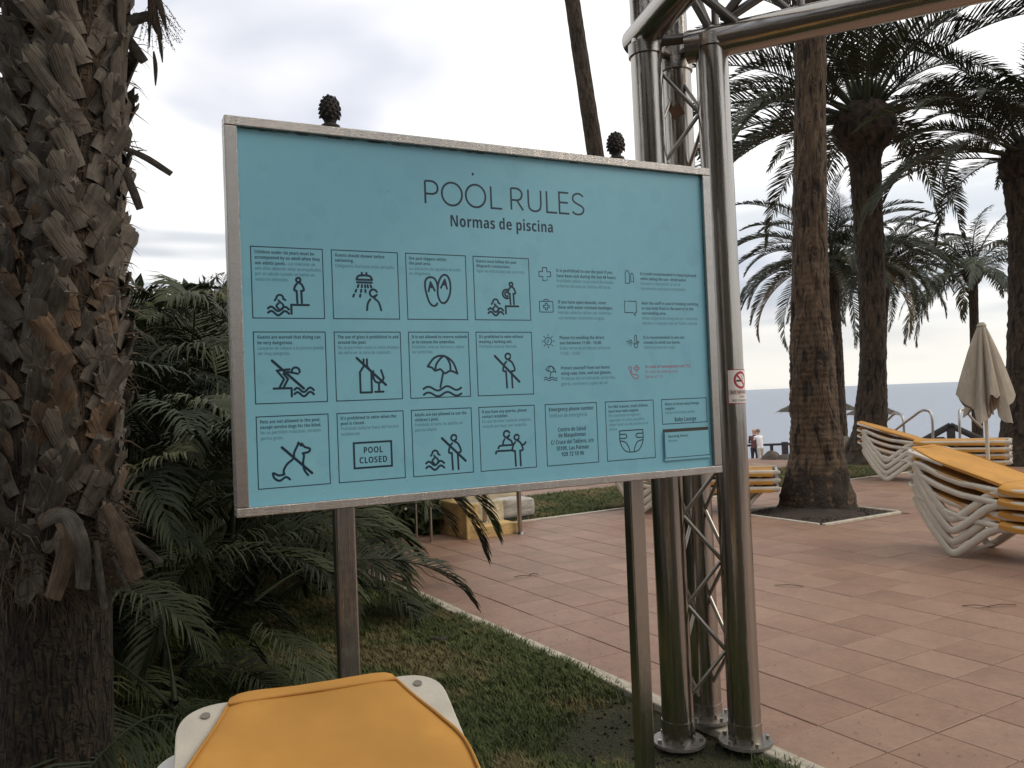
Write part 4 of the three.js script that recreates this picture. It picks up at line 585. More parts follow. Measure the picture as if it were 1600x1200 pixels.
  { const x = bx[5], y = by[2]; pen(0.0036); curve([x + 0.053, y + 0.105], [x + 0.056, y + 0.1], [x + 0.1, y + 0.1], [x + 0.144, y + 0.1], [x + 0.148, y + 0.105], [x + 0.146, y + 0.14], [x + 0.128, y + 0.168], [x + 0.1, y + 0.174], [x + 0.072, y + 0.168], [x + 0.054, y + 0.14], [x + 0.053, y + 0.105]); line([x + 0.053, y + 0.112], [x + 0.074, y + 0.112]); line([x + 0.053, y + 0.126], [x + 0.074, y + 0.126]); arc(x + 0.074, y + 0.119, 0.007, -1.57, 1.57); line([x + 0.148, y + 0.112], [x + 0.126, y + 0.112]); line([x + 0.148, y + 0.126], [x + 0.126, y + 0.126]); arc(x + 0.126, y + 0.119, 0.007, 1.57, 4.71); curve([x + 0.055, y + 0.134], [x + 0.075, y + 0.14], [x + 0.086, y + 0.155], [x + 0.091, y + 0.17]); curve([x + 0.146, y + 0.134], [x + 0.125, y + 0.14], [x + 0.114, y + 0.155], [x + 0.109, y + 0.17]); }
  block(bx[6] + 0.013, 0.8505, [['Where to throw away/change', 0.15], ['nappies', 0.042]], [['Dónde tirar/cambiar pañales', 0.13]], null, 0.0148, 0.0125);
  txt('Baby Lounge', bx[6] + 0.1, 0.908, 0.019, { w: 0.096, center: true });
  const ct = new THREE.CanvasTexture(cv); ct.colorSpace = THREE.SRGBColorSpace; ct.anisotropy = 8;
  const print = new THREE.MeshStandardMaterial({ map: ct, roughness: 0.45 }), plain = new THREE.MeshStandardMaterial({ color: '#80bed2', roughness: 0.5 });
  // panel body with the print on its face
  part(sign, 'panel', box(FX1 - FX0, FY1 - FY0, 0.012, X((FX0 + FX1) / 2), Y((FY0 + FY1) / 2), -0.0095), plain);
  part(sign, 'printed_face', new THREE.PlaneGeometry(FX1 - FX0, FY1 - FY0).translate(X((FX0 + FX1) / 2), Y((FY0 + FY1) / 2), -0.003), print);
  { // loose strip for the opening hours, standing a little proud
    const c2 = document.createElement('canvas'); c2.width = 400; c2.height = 204; const k = c2.getContext('2d'); k.fillStyle = '#80bed2'; k.fillRect(0, 0, 400, 204); k.strokeStyle = INK; k.lineWidth = 5; k.strokeRect(3, -6, 394, 190); k.fillStyle = INK; k.font = 'bold 25px sans-serif'; k.fillText('Opening hours', 30, 38); k.fillStyle = THIN; k.font = '25px sans-serif'; k.fillText('Horario', 30, 70);
    const t2 = new THREE.CanvasTexture(c2); t2.colorSpace = THREE.SRGBColorSpace;
    part(sign, 'opening_hours_plate', new THREE.PlaneGeometry(0.198, 0.098).translate(X(1.528), Y(0.993), 0.0035), new THREE.MeshStandardMaterial({ map: t2, roughness: 0.45 }));
    part(sign, 'plate_backing', box(0.198, 0.098, 0.005, X(1.528), Y(0.993), 0.0005), plain); part(sign, 'torn_tape', box(0.196, 0.011, 0.002, X(1.528), Y(0.938), -0.0015), new THREE.MeshStandardMaterial({ color: rgb(0.11, 0.1, 0.09), map: rep(texMottle, 9), roughness: 0.9 }));
  }
  // frame members
  const fd = 0.05, zc = -0.013;
  part(sign, 'frame_rail', rbox(W, 0.027, fd, 0.003, X(W / 2), Y(0.0135), zc), M.frameSteel);
  part(sign, 'frame_rail', rbox(W, 0.026, fd, 0.003, X(W / 2), Y(H - 0.013), zc), M.frameSteel);
  part(sign, 'frame_stile', rbox(0.034, H - 0.054, fd - 0.002, 0.003, X(0.0165), Y(H / 2), zc), M.frameSteel);
  part(sign, 'frame_stile', rbox(0.034, H - 0.054, fd - 0.002, 0.003, X(W - 0.0175), Y(H / 2), zc), M.frameSteel);
  part(sign, 'back_sheet', box(W - 0.03, H - 0.03, 0.004, X(W / 2), Y(H / 2), -0.03), M.darkSteel);
  // posts and pine cone finials
  for (const [mx, dx] of [[0.303, 0.006], [1.3, 0.034]]) {
    part(sign, 'post', rbox(0.06, cy + H / 2 + 0.25, 0.046, 0.007, X(mx) + dx, (cy + H / 2 - 0.25) / 2, -0.058), M.steel);
    const cone = [new THREE.LatheGeometry([[0.0, -0.012], [0.03, -0.012], [0.028, 0.002], [0.016, 0.01], [0.019, 0.018], [0.027, 0.03], [0.03, 0.05], [0.025, 0.072], [0.014, 0.088], [0, 0.094]].map(p => new THREE.Vector2(...p)), 20)];
    for (let i = 0; i < 62; i++) { const q = i / 62, yy = 0.024 + q * 0.066, R = 0.0305 * Math.sqrt(Math.max(0.02, 1 - Math.pow((yy - 0.048) / 0.047, 2))), a = i * 2.39996; const sc = new THREE.SphereGeometry(0.0066 * (1 - q * 0.4), 6, 4).scale(1, 1.15, 0.45); sc.rotateX(-0.5); sc.translate(0, 0, R); sc.rotateY(a); sc.translate(0, yy, 0); cone.push(sc); }
    const f = part(sign, 'finial', merge(cone), M.iron); f.position.set(X(mx), Y(0) + 0.012, -0.03);
    part(sign, 'foot', rbox(0.1, 0.02, 0.09, 0.004, X(mx) + dx, -0.005, -0.058), M.steel);
  }
}

// ------------------------------------------------------------------ steel truss
{
  const p1 = V(0.635, 0, -3.46), p2 = V(0.897, 0, -3.41), p3 = V(0.795, 0, -3.645); const cen = p1.clone().add(p2).add(p3).divideScalar(3); const R = 0.066, HT = 2.885;
  const col = thing('steel_truss', 'shiny steel truss frame of three thick pipes with zigzag rods behind the sign', 'truss', cen);
  const q = [p1, p2, p3].map(p => p.clone().sub(cen));
  const lean = (v) => { v.x -= 0.006 * v.y; return v; };
  q.forEach((b, i) => {
    part(col, 'pipe', rod(lean(b.clone().setY(0.012)), lean(b.clone().setY(HT)), R, R, 40), M.steel);
    part(col, 'sleeve', rod(lean(b.clone().setY(0.012)), lean(b.clone().setY(0.1)), R + 0.002, R + 0.002, 36), M.steel);
    const plate = part(col, 'base_plate', new THREE.CylinderGeometry(0.108, 0.108, 0.012, 32).translate(b.x, 0.008 + i * 0.0125, b.z), M.dullSteel);
    for (let k = 0; k < 5; k++) { const a = k * 1.2566 + i + 0.3; part(plate, 'bolt', new THREE.CylinderGeometry(0.009, 0.009, 0.014, 6).translate(b.x + Math.cos(a) * 0.09, 0.02 + i * 0.0125, b.z + Math.sin(a) * 0.09), M.rodSteel); }
    part(col, 'collar', rod(lean(b.clone().setY(HT - 0.02)), lean(b.clone().setY(HT + 0.03)), R + 0.008, R + 0.008, 32), M.steel);
  });
  const zig = (a, b, y0, st, off) => { const A = q[a], B = q[b], d = B.clone().sub(A).normalize(); const a1 = A.clone().addScaledVector(d, R * 0.9), b1 = B.clone().addScaledVector(d, -R * 0.9); let y = y0, s = off; while (y + st < HT - 0.05) { const f = (s ? b1 : a1).clone().setY(y), g = (s ? a1 : b1).clone().setY(y + st); part(col, 'diagonal_rod', rod(lean(f), lean(g), 0.0085, 0.0085, 8), M.rodSteel); y += st; s = 1 - s; } };
  zig(0, 1, 0.2, 0.185, 0); zig(0, 2, 0.14, 0.185, 1); zig(1, 2, 0.2, 0.185, 1);
  const rustp = part(col, 'rusty_plate', box(0.055, 0.05, 0.004), M.rust); rustp.position.copy(lean(q[0].clone().lerp(q[1], 0.42).setY(2.62))); rustp.position.z += 0.012; rustp.rotation.set(0, 0.2, 0.5); rustp.userData.label = 'small rusty brown plate on the rods';
  // head node and the two beams that leave it
  for (const [a, b] of [[0, 1], [1, 2], [2, 0]]) part(col, 'head_plate', rod(lean(q[a].clone().setY(HT + 0.04)), lean(q[b].clone().setY(HT + 0.04)), 0.022, 0.022, 4), M.darkSteel);
  
  const dirA = V(0.225, 0, 0.974), dirB = V(0.905, 0, 0.425);
  const beam = (s, s2, dir, L, y1, hy) => {
    const o = lean(s.clone().setY(hy)), e = o.clone().addScaledVector(dir, L); part(col, 'beam_chord', rod(o.clone().addScaledVector(dir, -0.1), e, R, R, 32), M.steel);
    const o2 = lean(s2.clone().setY(hy + y1)), e2 = o2.clone().addScaledVector(dir, L); part(col, 'beam_chord', rod(o2.clone().addScaledVector(dir, -0.05), e2, R, R, 32), M.steel);
    const o3 = lean(s2.clone().setY(hy)), e3 = o3.clone().addScaledVector(dir, L);
    for (let k = 0; k < 8; k++) { const f = o.clone().addScaledVector(dir, 0.02 + k * 0.34), g = o2.clone().addScaledVector(dir, 0.19 + k * 0.34), h = o.clone().addScaledVector(dir, 0.36 + k * 0.34); part(col, 'beam_strut', rod(f, g, 0.016, 0.016, 4), M.darkSteel); part(col, 'beam_strut', rod(g, h, 0.016, 0.016, 4), M.darkSteel); }
  };
  beam(q[0], q[2], dirA, 2.9, 0.5, HT + 0.085); beam(q[1], q[2], dirB, 3.4, 0.5, HT + 0.01);
  for (const [a, b] of [[[1092, -12], [1152, 38]], [[1128, 30], [1162, -14]], [[1132, 32], [1205, -16]], [[1128, 24], [1160, 40]]]) part(col, 'head_strut', rod(at(...a, 3.36).sub(cen), at(...b, 3.33).sub(cen), 0.019, 0.019, 4), M.darkSteel);
  for (const b of [0, 2]) part(col, 'upper_pipe', rod(lean(q[b].clone().setY(HT + 0.03)), lean(q[b].clone().setY(HT + 0.75)), R * 0.9, R * 0.9, 32), M.steel);
  for (const [a, b] of [[1, 0], [1, 2]]) part(col, 'head_strut', rod(lean(q[a].clone().setY(HT + 0.06)), lean(q[b].clone().setY(HT + 0.62)), 0.018, 0.018, 4), M.darkSteel);
  // no smoking sticker wrapped on the near right pipe
  const c = document.createElement('canvas'); c.width = 256; c.height = 288; const g = c.getContext('2d'); g.fillStyle = '#e8e2dd'; g.fillRect(0, 0, 256, 288); g.strokeStyle = '#a3203a'; g.lineWidth = 8; g.strokeRect(2, 2, 252, 284); g.lineWidth = 20; g.beginPath(); g.arc(128, 90, 64, 0, 7); g.stroke(); g.fillStyle = '#111'; g.fillRect(78, 88, 76, 16); g.strokeStyle = '#555'; g.lineWidth = 5; g.beginPath(); g.arc(150, 66, 12, 0, 5); g.stroke(); g.strokeStyle = '#a3203a'; g.lineWidth = 18; g.beginPath(); g.moveTo(84, 46); g.lineTo(172, 134); g.stroke();
  g.fillStyle = '#cbb9b4'; g.fillRect(8, 170, 240, 44); g.fillStyle = '#222'; g.textAlign = 'center'; g.font = 'bold 32px sans-serif'; g.fillText('NO SMOKING', 128, 203, 230); g.font = 'bold 28px sans-serif'; g.fillText('ZONA', 140, 241); g.fillText('NO FUMADOR', 128, 272, 232);
  const st = new THREE.CanvasTexture(c); st.colorSpace = THREE.SRGBColorSpace;
  const sg = new THREE.CylinderGeometry(R + 0.0025, R + 0.0025, 0.138, 24, 1, true, -0.28, 1.75); const sm = part(col, 'no_smoking_sticker', sg, new THREE.MeshStandardMaterial({ map: st, roughness: 0.4, side: THREE.DoubleSide })); sm.position.copy(lean(q[1].clone().setY(1.465))); sm.userData.label = 'white and red no smoking sticker';
}

// ------------------------------------------------------------------ sun loungers
const loungerGeos = (() => {
  const o = {}, hw = 0.30;
  const loop = [[0.02, 0.475], [0.05, 0.40], [0.15, 0.23], [0.275, 0.06], [0.32, 0.032], [0.37, 0.05], [0.50, 0.15], [0.61, 0.238], [0.70, 0.272], [0.85, 0.28], [1.4, 0.285], [1.93, 0.29]];
  const arm = [[0.012, 0.478], [0.07, 0.468], [0.22, 0.395], [0.40, 0.335], [0.56, 0.31], [0.72, 0.288]];
  const leg2 = [[1.22, 0.275], [1.30, 0.2], [1.45, 0.055], [1.50, 0.026], [1.55, 0.055], [1.68, 0.2], [1.76, 0.275]];
  o.side = [1, -1].map(s => merge([sweep(loop, 0.062, 0.052, s * hw, false, 60), sweep(arm, 0.048, 0.05, s * hw, false, 24), sweep(leg2, 0.045, 0.042, s * (hw - 0.05), false, 26)]));
  o.cross = [rod(V(0.02, 0.475, -hw), V(0.02, 0.475, hw), 0.02, 0.02, 10), rod(V(1.92, 0.29, -hw), V(1.92, 0.29, hw), 0.02, 0.02, 10), rod(V(0.36, 0.04, -hw), V(0.36, 0.04, hw), 0.014, 0.014, 8)];
  // fabric over seat: slab curving up into the backrest, edges wrapped
  const prof = []; for (let i = 0; i <= 16; i++) prof.push([lerp(1.87, 0.9, i / 16), 0.325]); prof.push([0.84, 0.329], [0.78, 0.339], [0.72, 0.355]);
  const slab = (path, half, th) => {
    const pos = [], uv = [], idx = [], sec = []; const n = 14; for (let k = 0; k <= n; k++) { const c = Math.sin((k / n - 0.5) * Math.PI); sec.push([c, 1 - Math.pow(Math.abs(c), 9) * 0.55]); }
    path.forEach(([x, y], i) => { const a = path[Math.max(i - 1, 0)], b = path[Math.min(i + 1, path.length - 1)], t = new THREE.Vector2(b[0] - a[0], b[1] - a[1]).normalize(), nx = t.y, ny = -t.x, sg = ny < 0 ? -1 : 1; const h = typeof half === 'function' ? half(x) : half; for (const [c, e] of sec) { const sag = 0.008 * (1 - c * c) + 0.005 * (fbm(x * 7, c * 3 + 5, 2.5, 3) - 0.5); pos.push(x + sg * nx * (th * (e - 1) - sag), y + sg * ny * (th * (e - 1) - sag), c * h); uv.push(x, c * h); } for (const [c] of [[1], [-1]]) { pos.push(x - sg * nx * th, y - sg * ny * th, c * h * 0.995); uv.push(x + 0.05, c * h); } });
    const S = n + 3; for (let i = 0; i < path.length - 1; i++) { const ring = []; for (let k = 0; k <= n; k++) ring.push(k); ring.push(n + 1, n + 2); for (let k = 0; k < S; k++) { const a = i * S + ring[k], b = i * S + ring[(k + 1) % S]; idx.push(a, b, a + S, b, b + S, a + S); } }
    for (const e of [0, path.length - 1]) for (let k = 1; k < S - 1; k++) idx.push(e * S, e * S + k, e * S + k + 1);
    return toCreasedNormals(mk(pos, idx, uv), 0.7);
  };
  o.seat = slab(prof, 0.334, 0.074);
  const bp = [[0.72, 0.357], [0.64, 0.383], [0.55, 0.412], [0.4, 0.462], [0.25, 0.5125], [0.2, 0.529], [0.15, 0.5455], [0.1, 0.562], [0.02, 0.589], [-0.03, 0.606], [-0.062, 0.6165], [-0.068, 0.6185]];
  o.back = slab(bp, (x) => x > 0.2 ? 0.318 : lerp(0.318, 0.2, 0.65 * (0.2 - x) / 0.268 + 0.35 * sstep(0, 1, (0.2 - x) / 0.268)), 0.03);
  o.hems = [-1, 1].map(s => tube([0.72, 0.45, 0.2, 0.12, 0.03, -0.05].map(x => V(x, 0.357 + (0.72 - x) * 0.331 - 0.011, s * ((x > 0.2 ? 0.318 : lerp(0.318, 0.2, 0.65 * (0.2 - x) / 0.268 + 0.35 * sstep(0, 1, (0.2 - x) / 0.268))) - 0.006))), 0.0042, 40, 6)); o.hems.push(rod(V(-0.035, 0.602, -0.2), V(-0.035, 0.602, 0.2), 0.004, 0.004, 6));
  // rounded white head frame under the fabric
  const head = new THREE.Shape(); const w = 0.315, r = 0.09; head.moveTo(-w, 0); head.lineTo(-w, 0.34 - r); head.quadraticCurveTo(-w, 0.34, -w + r, 0.345); head.lineTo(w - r, 0.345); head.quadraticCurveTo(w, 0.34, w, 0.34 - r); head.lineTo(w, 0); head.lineTo(w - 0.06, 0); head.lineTo(w - 0.16, 0.27); head.lineTo(-w + 0.16, 0.27); head.lineTo(-w + 0.06, 0); head.closePath();
  const hg = new THREE.ExtrudeGeometry(head, { depth: 0.014, bevelEnabled: true, bevelThickness: 0.004, bevelSize: 0.004, bevelSegments: 2, curveSegments: 10 });
  // local shape (x = width, y = along towards the head, z = thickness) to the inclined back
  const place = (g, off) => { const d = V(-0.77, 0.255, 0).normalize(), nn = V(0.255, 0.77, 0).normalize(), m = new THREE.Matrix4().makeBasis(V(0, 0, -1), d, nn); const s = V(0.27, 0.505, 0).addScaledVector(nn, off); m.setPosition(s); return g.applyMatrix4(m); };
  o.head = place(hg, -0.036); o.rivets = [-1, 1].map(s => place(new THREE.CylinderGeometry(0.011, 0.011, 0.006, 16).rotateX(Math.PI / 2).translate(s * 0.255, 0.305, 0), -0.017));
  o.tips = [-1, 1].map(s => rbox(0.09, 0.04, 0.05, 0.012, 1.91, 0.295, s * hw));
  const gr = []; for (const s of [-1, 1]) gr.push(rod(V(0.7, 0.335, s * 0.27), V(0.24, 0.488, s * 0.27), 0.014, 0.014, 8)); o.backBars = gr;
  return o;
})();
function makeLounger(k, clean) {
  const t = new THREE.Group(), W = clean ? M.whiteFresh : M.white;
  for (const s of loungerGeos.side) part(t, 'side_frame', s, W);
  for (const s of loungerGeos.cross) part(t, 'cross_bar', s, W);
  for (const s of loungerGeos.backBars) part(t, 'back_bar', s, W);
  part(t, 'seat_fabric', loungerGeos.seat, M.orange[k]); const bf = part(t, 'backrest_fabric', loungerGeos.back, M.orange[k]); for (const s of loungerGeos.hems) part(bf, 'hem', s, M.orange[(k + 1) % 3]);
  const h = part(t, 'head_frame', loungerGeos.head, W); for (const s of loungerGeos.rivets) part(h, 'rivet', s, M.rivet);
  for (const s of loungerGeos.tips) part(t, 'end_cap', s, W);
  return t;
}
const loungerProto = [0, 1, 2].map(k => makeLounger(k));
function stack(n, foot, axis, label, group, step = 0.094, bottomY = 0) { // foot = world point under the near head-end foot (local 0.32, +0.30); axis = direction head -> foot end
  const r = rng(Math.round(foot.x * 1000) + 7), yaw = Math.atan2(-axis.z, axis.x);
  for (let i = 0; i < n; i++) {
    const o = loungerProto[i % 3].clone(); o.name = numbered('sun_lounger'); o.userData = { label: label(i, n), category: 'sun lounger', group }; scene.add(o);
    o.rotation.y = yaw + (r() - 0.5) * 0.035; const off = V(0.32 + (r() - 0.5) * 0.03, 0, 0.3).applyAxisAngle(V(0, 1, 0), yaw); o.position.set(foot.x - off.x, bottomY + i * step, foot.z - off.z);
  }
}
const ord = ['lowest', 'second up', 'third up', 'fourth up'];
const lvl = (what) => (i, n) => `orange and white sun lounger, ${i === n - 1 ? 'topmost' : ord[i]} of ${what}`;
stack(4, G(1490, 870), V(0.56, 0, 0.83).normalize(), lvl('the stack before the folded parasol'), 'stack in front of the parasol');
stack(4, G(1385, 752), V(0.85, 0, 0.52).normalize(), lvl('the stack by the stair handrails'), 'stack by the handrails');
{ const ax = V(0.96, 0, 0.28).normalize(); const f2 = G(1160, 803); stack(3, f2.clone().addScaledVector(ax, -1.2), ax, lvl('the stack behind the steel truss'), 'stack behind the truss'); }
{ // pair close to the camera: the head edge of the top one fixes where it lies
  const pa = [289, 1106], pb = [676, 1048]; let lo = 0.2, hi = 1.2; for (let i = 0; i < 40; i++) { const y = (lo + hi) / 2, d = G(...pa, y).distanceTo(G(...pb, y)); if (d > 0.6) lo = y; else hi = y; }
  const y = lo, A = G(...pa, y), B = G(...pb, y), across = B.clone().sub(A).normalize(), axis = V(across.z, 0, -across.x).multiplyScalar(-1);   // towards the camera
  const yaw = Math.atan2(-axis.z, axis.x); const mid = A.clone().lerp(B, 0.5); const off = V(-0.045, 0, 0).applyAxisAngle(V(0, 1, 0), yaw);
  console.log('near lounger head height', y, 'axis', axis.toArray(), mid.toArray());
  const topY = y - 0.605;
  [[topY, 0, 0], [topY - 0.094, 0, 0]].forEach(([yy, dz, dx], i) => { const o = (i ? makeLounger(1, true) : loungerProto[0].clone()); o.name = numbered('sun_lounger'); o.userData = { label: i ? 'clean white sun lounger under another one close by the lawn below the sign' : 'sun lounger with bare orange headrest and white corners in front of the sign', category: 'sun lounger', group: 'pair in front of the sign' }; scene.add(o); o.rotation.y = yaw; o.position.copy(mid).sub(off).setY(yy); if (i) o.position.addScaledVector(across, -0.055).addScaledVector(axis, 0.01); });
}

// ------------------------------------------------------------------ folded parasol
{
  const D = 9.6, b = at(1540, 640, D); const t = thing('folded_parasol', 'closed beige garden parasol on a pale pole between the lounger stacks', 'parasol', V(b.x, 0, b.z));
  const topY = at(1537, 508, D).y, hemY = at(1540, 664, D).y; const tab = [[0, 0.36, 0.71], [24, 0.2, 0.86], [48, 0.28, 1.0], [70, 0.16, 0.92], [78, 0.22, 0.72], [106, 0.22, 0.71], [112, 0.14, 0.9], [132, 0.27, 1.0], [156, 0.19, 0.86], [180, 0.34, 0.69], [210, 0.15, 0.85], [240, 0.28, 0.95], [270, 0.14, 0.75], [300, 0.28, 0.95], [332, 0.16, 0.85], [360, 0.36, 0.71]];
  const N = 180, K = 30, pos = [], uv = [], idx = [], Lc = topY - hemY;
  for (let k = 0; k <= K; k++) for (let j = 0; j <= N; j++) {
    const s = k / K, deg = j / N * 360; let i0 = 0; while (i0 < tab.length - 2 && tab[i0 + 1][0] <= deg) i0++;
    const A = tab[i0], B = tab[i0 + 1], f = clamp((deg - A[0]) / (B[0] - A[0])), a = deg * Math.PI / 180;
    const R = lerp(0.042, lerp(A[1], B[1], f), Math.pow(s, 0.92)) + 0.01 * s * (fbm(Math.cos(a) * 4, Math.sin(a) * 4, s * 4, 3) - 0.5) + 0.012 * Math.sin(Math.PI * s) * Math.cos(a * 8), hem = Lc * (lerp(A[2], B[2], f) + 0.015 * Math.sin(deg * 0.23));
    pos.push(Math.cos(a) * R, topY - s * hem, Math.sin(a) * R); uv.push(a, s);
  }
  const S = N + 1; for (let k = 0; k < K; k++) for (let j = 0; j < N; j++) { const a = k * S + j; idx.push(a, a + 1, a + S, a + 1, a + S + 1, a + S); }
  part(t, 'canopy', mk(pos, idx, uv), M.canvas); part(t, 'cap', new THREE.CylinderGeometry(0.03, 0.055, 0.04, 16).translate(0, topY + 0.012, 0), M.canvas);
  part(t, 'pole', rod(V(0, 0, 0), V(0, topY - 0.02, 0), 0.021, 0.021, 14), M.poleWood); part(t, 'base', new THREE.CylinderGeometry(0.24, 0.27, 0.08, 28).translate(0, 0.045, 0), M.kerb);
  for (let i = 0; i < 8; i++) { const a = i * 0.785 + 0.2; part(t, 'rib', rod(V(0, topY - 0.04, 0), V(Math.cos(a) * 0.08, topY - Lc * 0.9, Math.sin(a) * 0.08), 0.007, 0.007, 5), M.poleWood); }
}

// ------------------------------------------------------------------ straw parasols, rail, people, handrails, gable
function strawParasol(px, py, dist, R, label) {
  const c = at(px, py, dist), t = thing('straw_parasol', label, 'parasol', V(c.x, -2.1, c.z), 0, 'straw parasols below the terrace'), H = c.y + 2.1;
  const geos = [], r = rng(Math.round(px)); const g = new THREE.ConeGeometry(R, R * 0.5, 40, 6, true), p = g.attributes.position; for (let i = 0; i < p.count; i++) { const k = 1 + 0.05 * (fbm(p.getX(i) * 4, p.getZ(i) * 4, p.getY(i) * 4, 3) - 0.5); p.setXYZ(i, p.getX(i) * k, p.getY(i) - R * 0.25, p.getZ(i) * k); } g.computeVertexNormals(); geos.push(g);
  for (let i = 0; i < 300; i++) { const a = r() * 6.283, q = 0.55 + 0.5 * r(), w = 0.012, l = 0.14 + 0.12 * r(), x = Math.cos(a), z = Math.sin(a), y = -R * 0.5 * q; geos.push(mk([x * R * q - z * w, y + 0.03, z * R * q + x * w, x * R * q + z * w, y + 0.03, z * R * q - x * w, x * (R * q + l * 0.75), y - l * 0.45, z * (R * q + l * 0.75)], [0, 1, 2])); }
  part(t, 'thatch', merge(geos), M.straw).position.y = H; part(t, 'pole', rod(V(0, -0.02, 0), V(0, H - 0.05, 0), 0.06, 0.05, 10), M.barkDark);
}
strawParasol(1276, 611, 26, 1.22, 'grey straw beach parasol partly hidden by the bare palm trunk');
strawParasol(1362, 627, 34, 1.05, 'grey straw beach parasol farther off behind the date palm trunk');
{ // dark promenade railing
  const D = 38, yB = -2.1; const a = at(1060, 690, D), b = at(1475, 690, D); const run = (p, q, label) => {
    const L = Math.hypot(q.x - p.x, q.z - p.z), t = thing('railing', label, 'railing', V(p.x, yB, p.z), Math.atan2(-(q.z - p.z), q.x - p.x), 'promenade railing'), H = 1.0;
    part(t, 'top_rail', box(L, 0.1, 0.12, L / 2, H, 0), M.timber); part(t, 'bottom_rail', box(L, 0.08, 0.08, L / 2, 0.16, 0), M.timber);
    const n = Math.round(L / 0.62); for (let i = 0; i <= n; i++) part(t, i % 4 ? 'baluster' : 'post', box(i % 4 ? 0.13 : 0.24, H + (i % 4 ? 0 : 0.1), i % 4 ? 0.08 : 0.22, L * i / n, (H + (i % 4 ? 0 : 0.1)) / 2 - 0.0, 0), M.timber);
  };
  const m1 = a.clone().lerp(b, 0.45); run(a, m1, 'dark wooden promenade railing with wide balusters where two people lean'); run(m1, b, 'dark wooden promenade railing running on behind the date palm'); run(at(1475, 684, 36), at(1640, 680, 34), 'dark wooden promenade railing behind the closed parasol');
}
function person(px, D, label, shirt, trousers, hairC, turn, lean) {
  // body from one distance field meshed with marching cubes
  const J = { hip: V(0, 0.92, 0), chest: V(lean * 0.14, 1.32, 0), neck: V(lean * 0.2, 1.49, 0), head: V(lean * 0.23, 1.63, 0) };
  const seg = [[J.hip, J.chest, 0.135, 0.16], [J.chest, J.neck, 0.13, 0.06], [J.neck, J.head, 0.055, 0.06]];
  for (const s of [-1, 1]) { seg.push([V(0, 0.9, s * 0.09), V(-0.02, 0.5, s * 0.1), 0.095, 0.06], [V(-0.02, 0.5, s * 0.1), V(-0.05, 0.08, s * 0.11), 0.06, 0.045], [V(-0.06, 0.045, s * 0.11), V(0.12, 0.04, s * 0.13), 0.045, 0.035], [V(lean * 0.16, 1.41, s * 0.19), V(0.16 + lean * 0.1, 1.17, s * 0.24), 0.055, 0.042], [V(0.16 + lean * 0.1, 1.17, s * 0.24), V(0.36, 1.12, s * 0.14), 0.042, 0.032], [V(0.36, 1.12, s * 0.14), V(0.44, 1.11, s * 0.1), 0.035, 0.02], [J.chest.clone().setY(1.4), V(lean * 0.16, 1.41, s * 0.19), 0.08, 0.06]); }
  seg.push([V(J.head.x, 1.60, 0), V(J.head.x + 0.012, 1.68, 0), 0.078, 0.092]); seg.push([V(J.head.x + 0.09, 1.64, 0), V(J.head.x + 0.105, 1.625, 0), 0.016, 0.014]);
  const N = 64, mc = new MarchingCubes(N, new THREE.MeshBasicMaterial(), false, false, 60000); mc.isolation = 0; const R = 0.95; // cube spans 1.9 m
  for (let z = 0; z < N; z++) for (let y = 0; y < N; y++) for (let x = 0; x < N; x++) {
    const p = V((x - N / 2) / (N / 2) * R, (y - N / 2) / (N / 2) * R + 0.9, (z - N / 2) / (N / 2) * R); let d = 9;
    for (const [a, b, r0, r1] of seg) { const ab = b.clone().sub(a), h = clamp(p.clone().sub(a).dot(ab) / ab.lengthSq()), e = p.distanceTo(a.clone().addScaledVector(ab, h)) - lerp(r0, r1, h), k = 0.03, m = Math.max(k - Math.abs(d - e), 0) / k; d = Math.min(d, e) - m * m * k * 0.25; }
    mc.field[x + y * N + z * N * N] = -d;
  }
  mc.update(); const n = mc.count ?? mc.geometry.drawRange.count, pa = Array.from(mc.positionArray.slice(0, n * 3)), col = [];
  const g = new THREE.BufferGeometry(); for (let i = 0; i < n; i++) { pa[i * 3] *= R; pa[i * 3 + 1] = pa[i * 3 + 1] * R + 0.9; pa[i * 3 + 2] *= R; const y = pa[i * 3 + 1], x = pa[i * 3], c = y > 1.5 || (x > 0.3) ? [0.55, 0.34, 0.26] : y > 0.93 ? shirt : y > 0.09 ? trousers : [0.04, 0.035, 0.03]; col.push(...c); }
  g.setAttribute('position', new THREE.Float32BufferAttribute(pa, 3)); g.setAttribute('normal', new THREE.Float32BufferAttribute(Array.from(mc.normalArray.slice(0, n * 3)), 3)); g.setAttribute('color', new THREE.Float32BufferAttribute(col, 3));
  g.computeBoundingBox(); const minY = g.boundingBox.min.y; g.translate(0, -minY, 0); g.computeVertexNormals();
  const c = at(px, 700, D); const t = thing('person', label, 'person', V(c.x, -2.1, c.z), turn, 'people at the railing');
  part(t, 'body', g, new THREE.MeshStandardMaterial({ vertexColors: true, roughness: 0.85 }));
  part(t, 'hair', new THREE.SphereGeometry(0.098, 16, 10, 0, 6.283, 0, 1.75).rotateZ(0.45).translate(J.head.x - 0.008, 1.685 - minY, 0), new THREE.MeshStandardMaterial({ color: rgb(...hairC), roughness: 0.9 }));
}
person(1179, 37.3, 'person in a dark red top leaning at the promenade railing', [0.12, 0.05, 0.05], [0.03, 0.03, 0.04], [0.5, 0.32, 0.22], 1.2, 0.4);
person(1188, 37.2, 'person in a white shirt leaning at the promenade railing', [0.75, 0.75, 0.78], [0.5, 0.48, 0.45], [0.2, 0.15, 0.12], 2.0, 0.5);
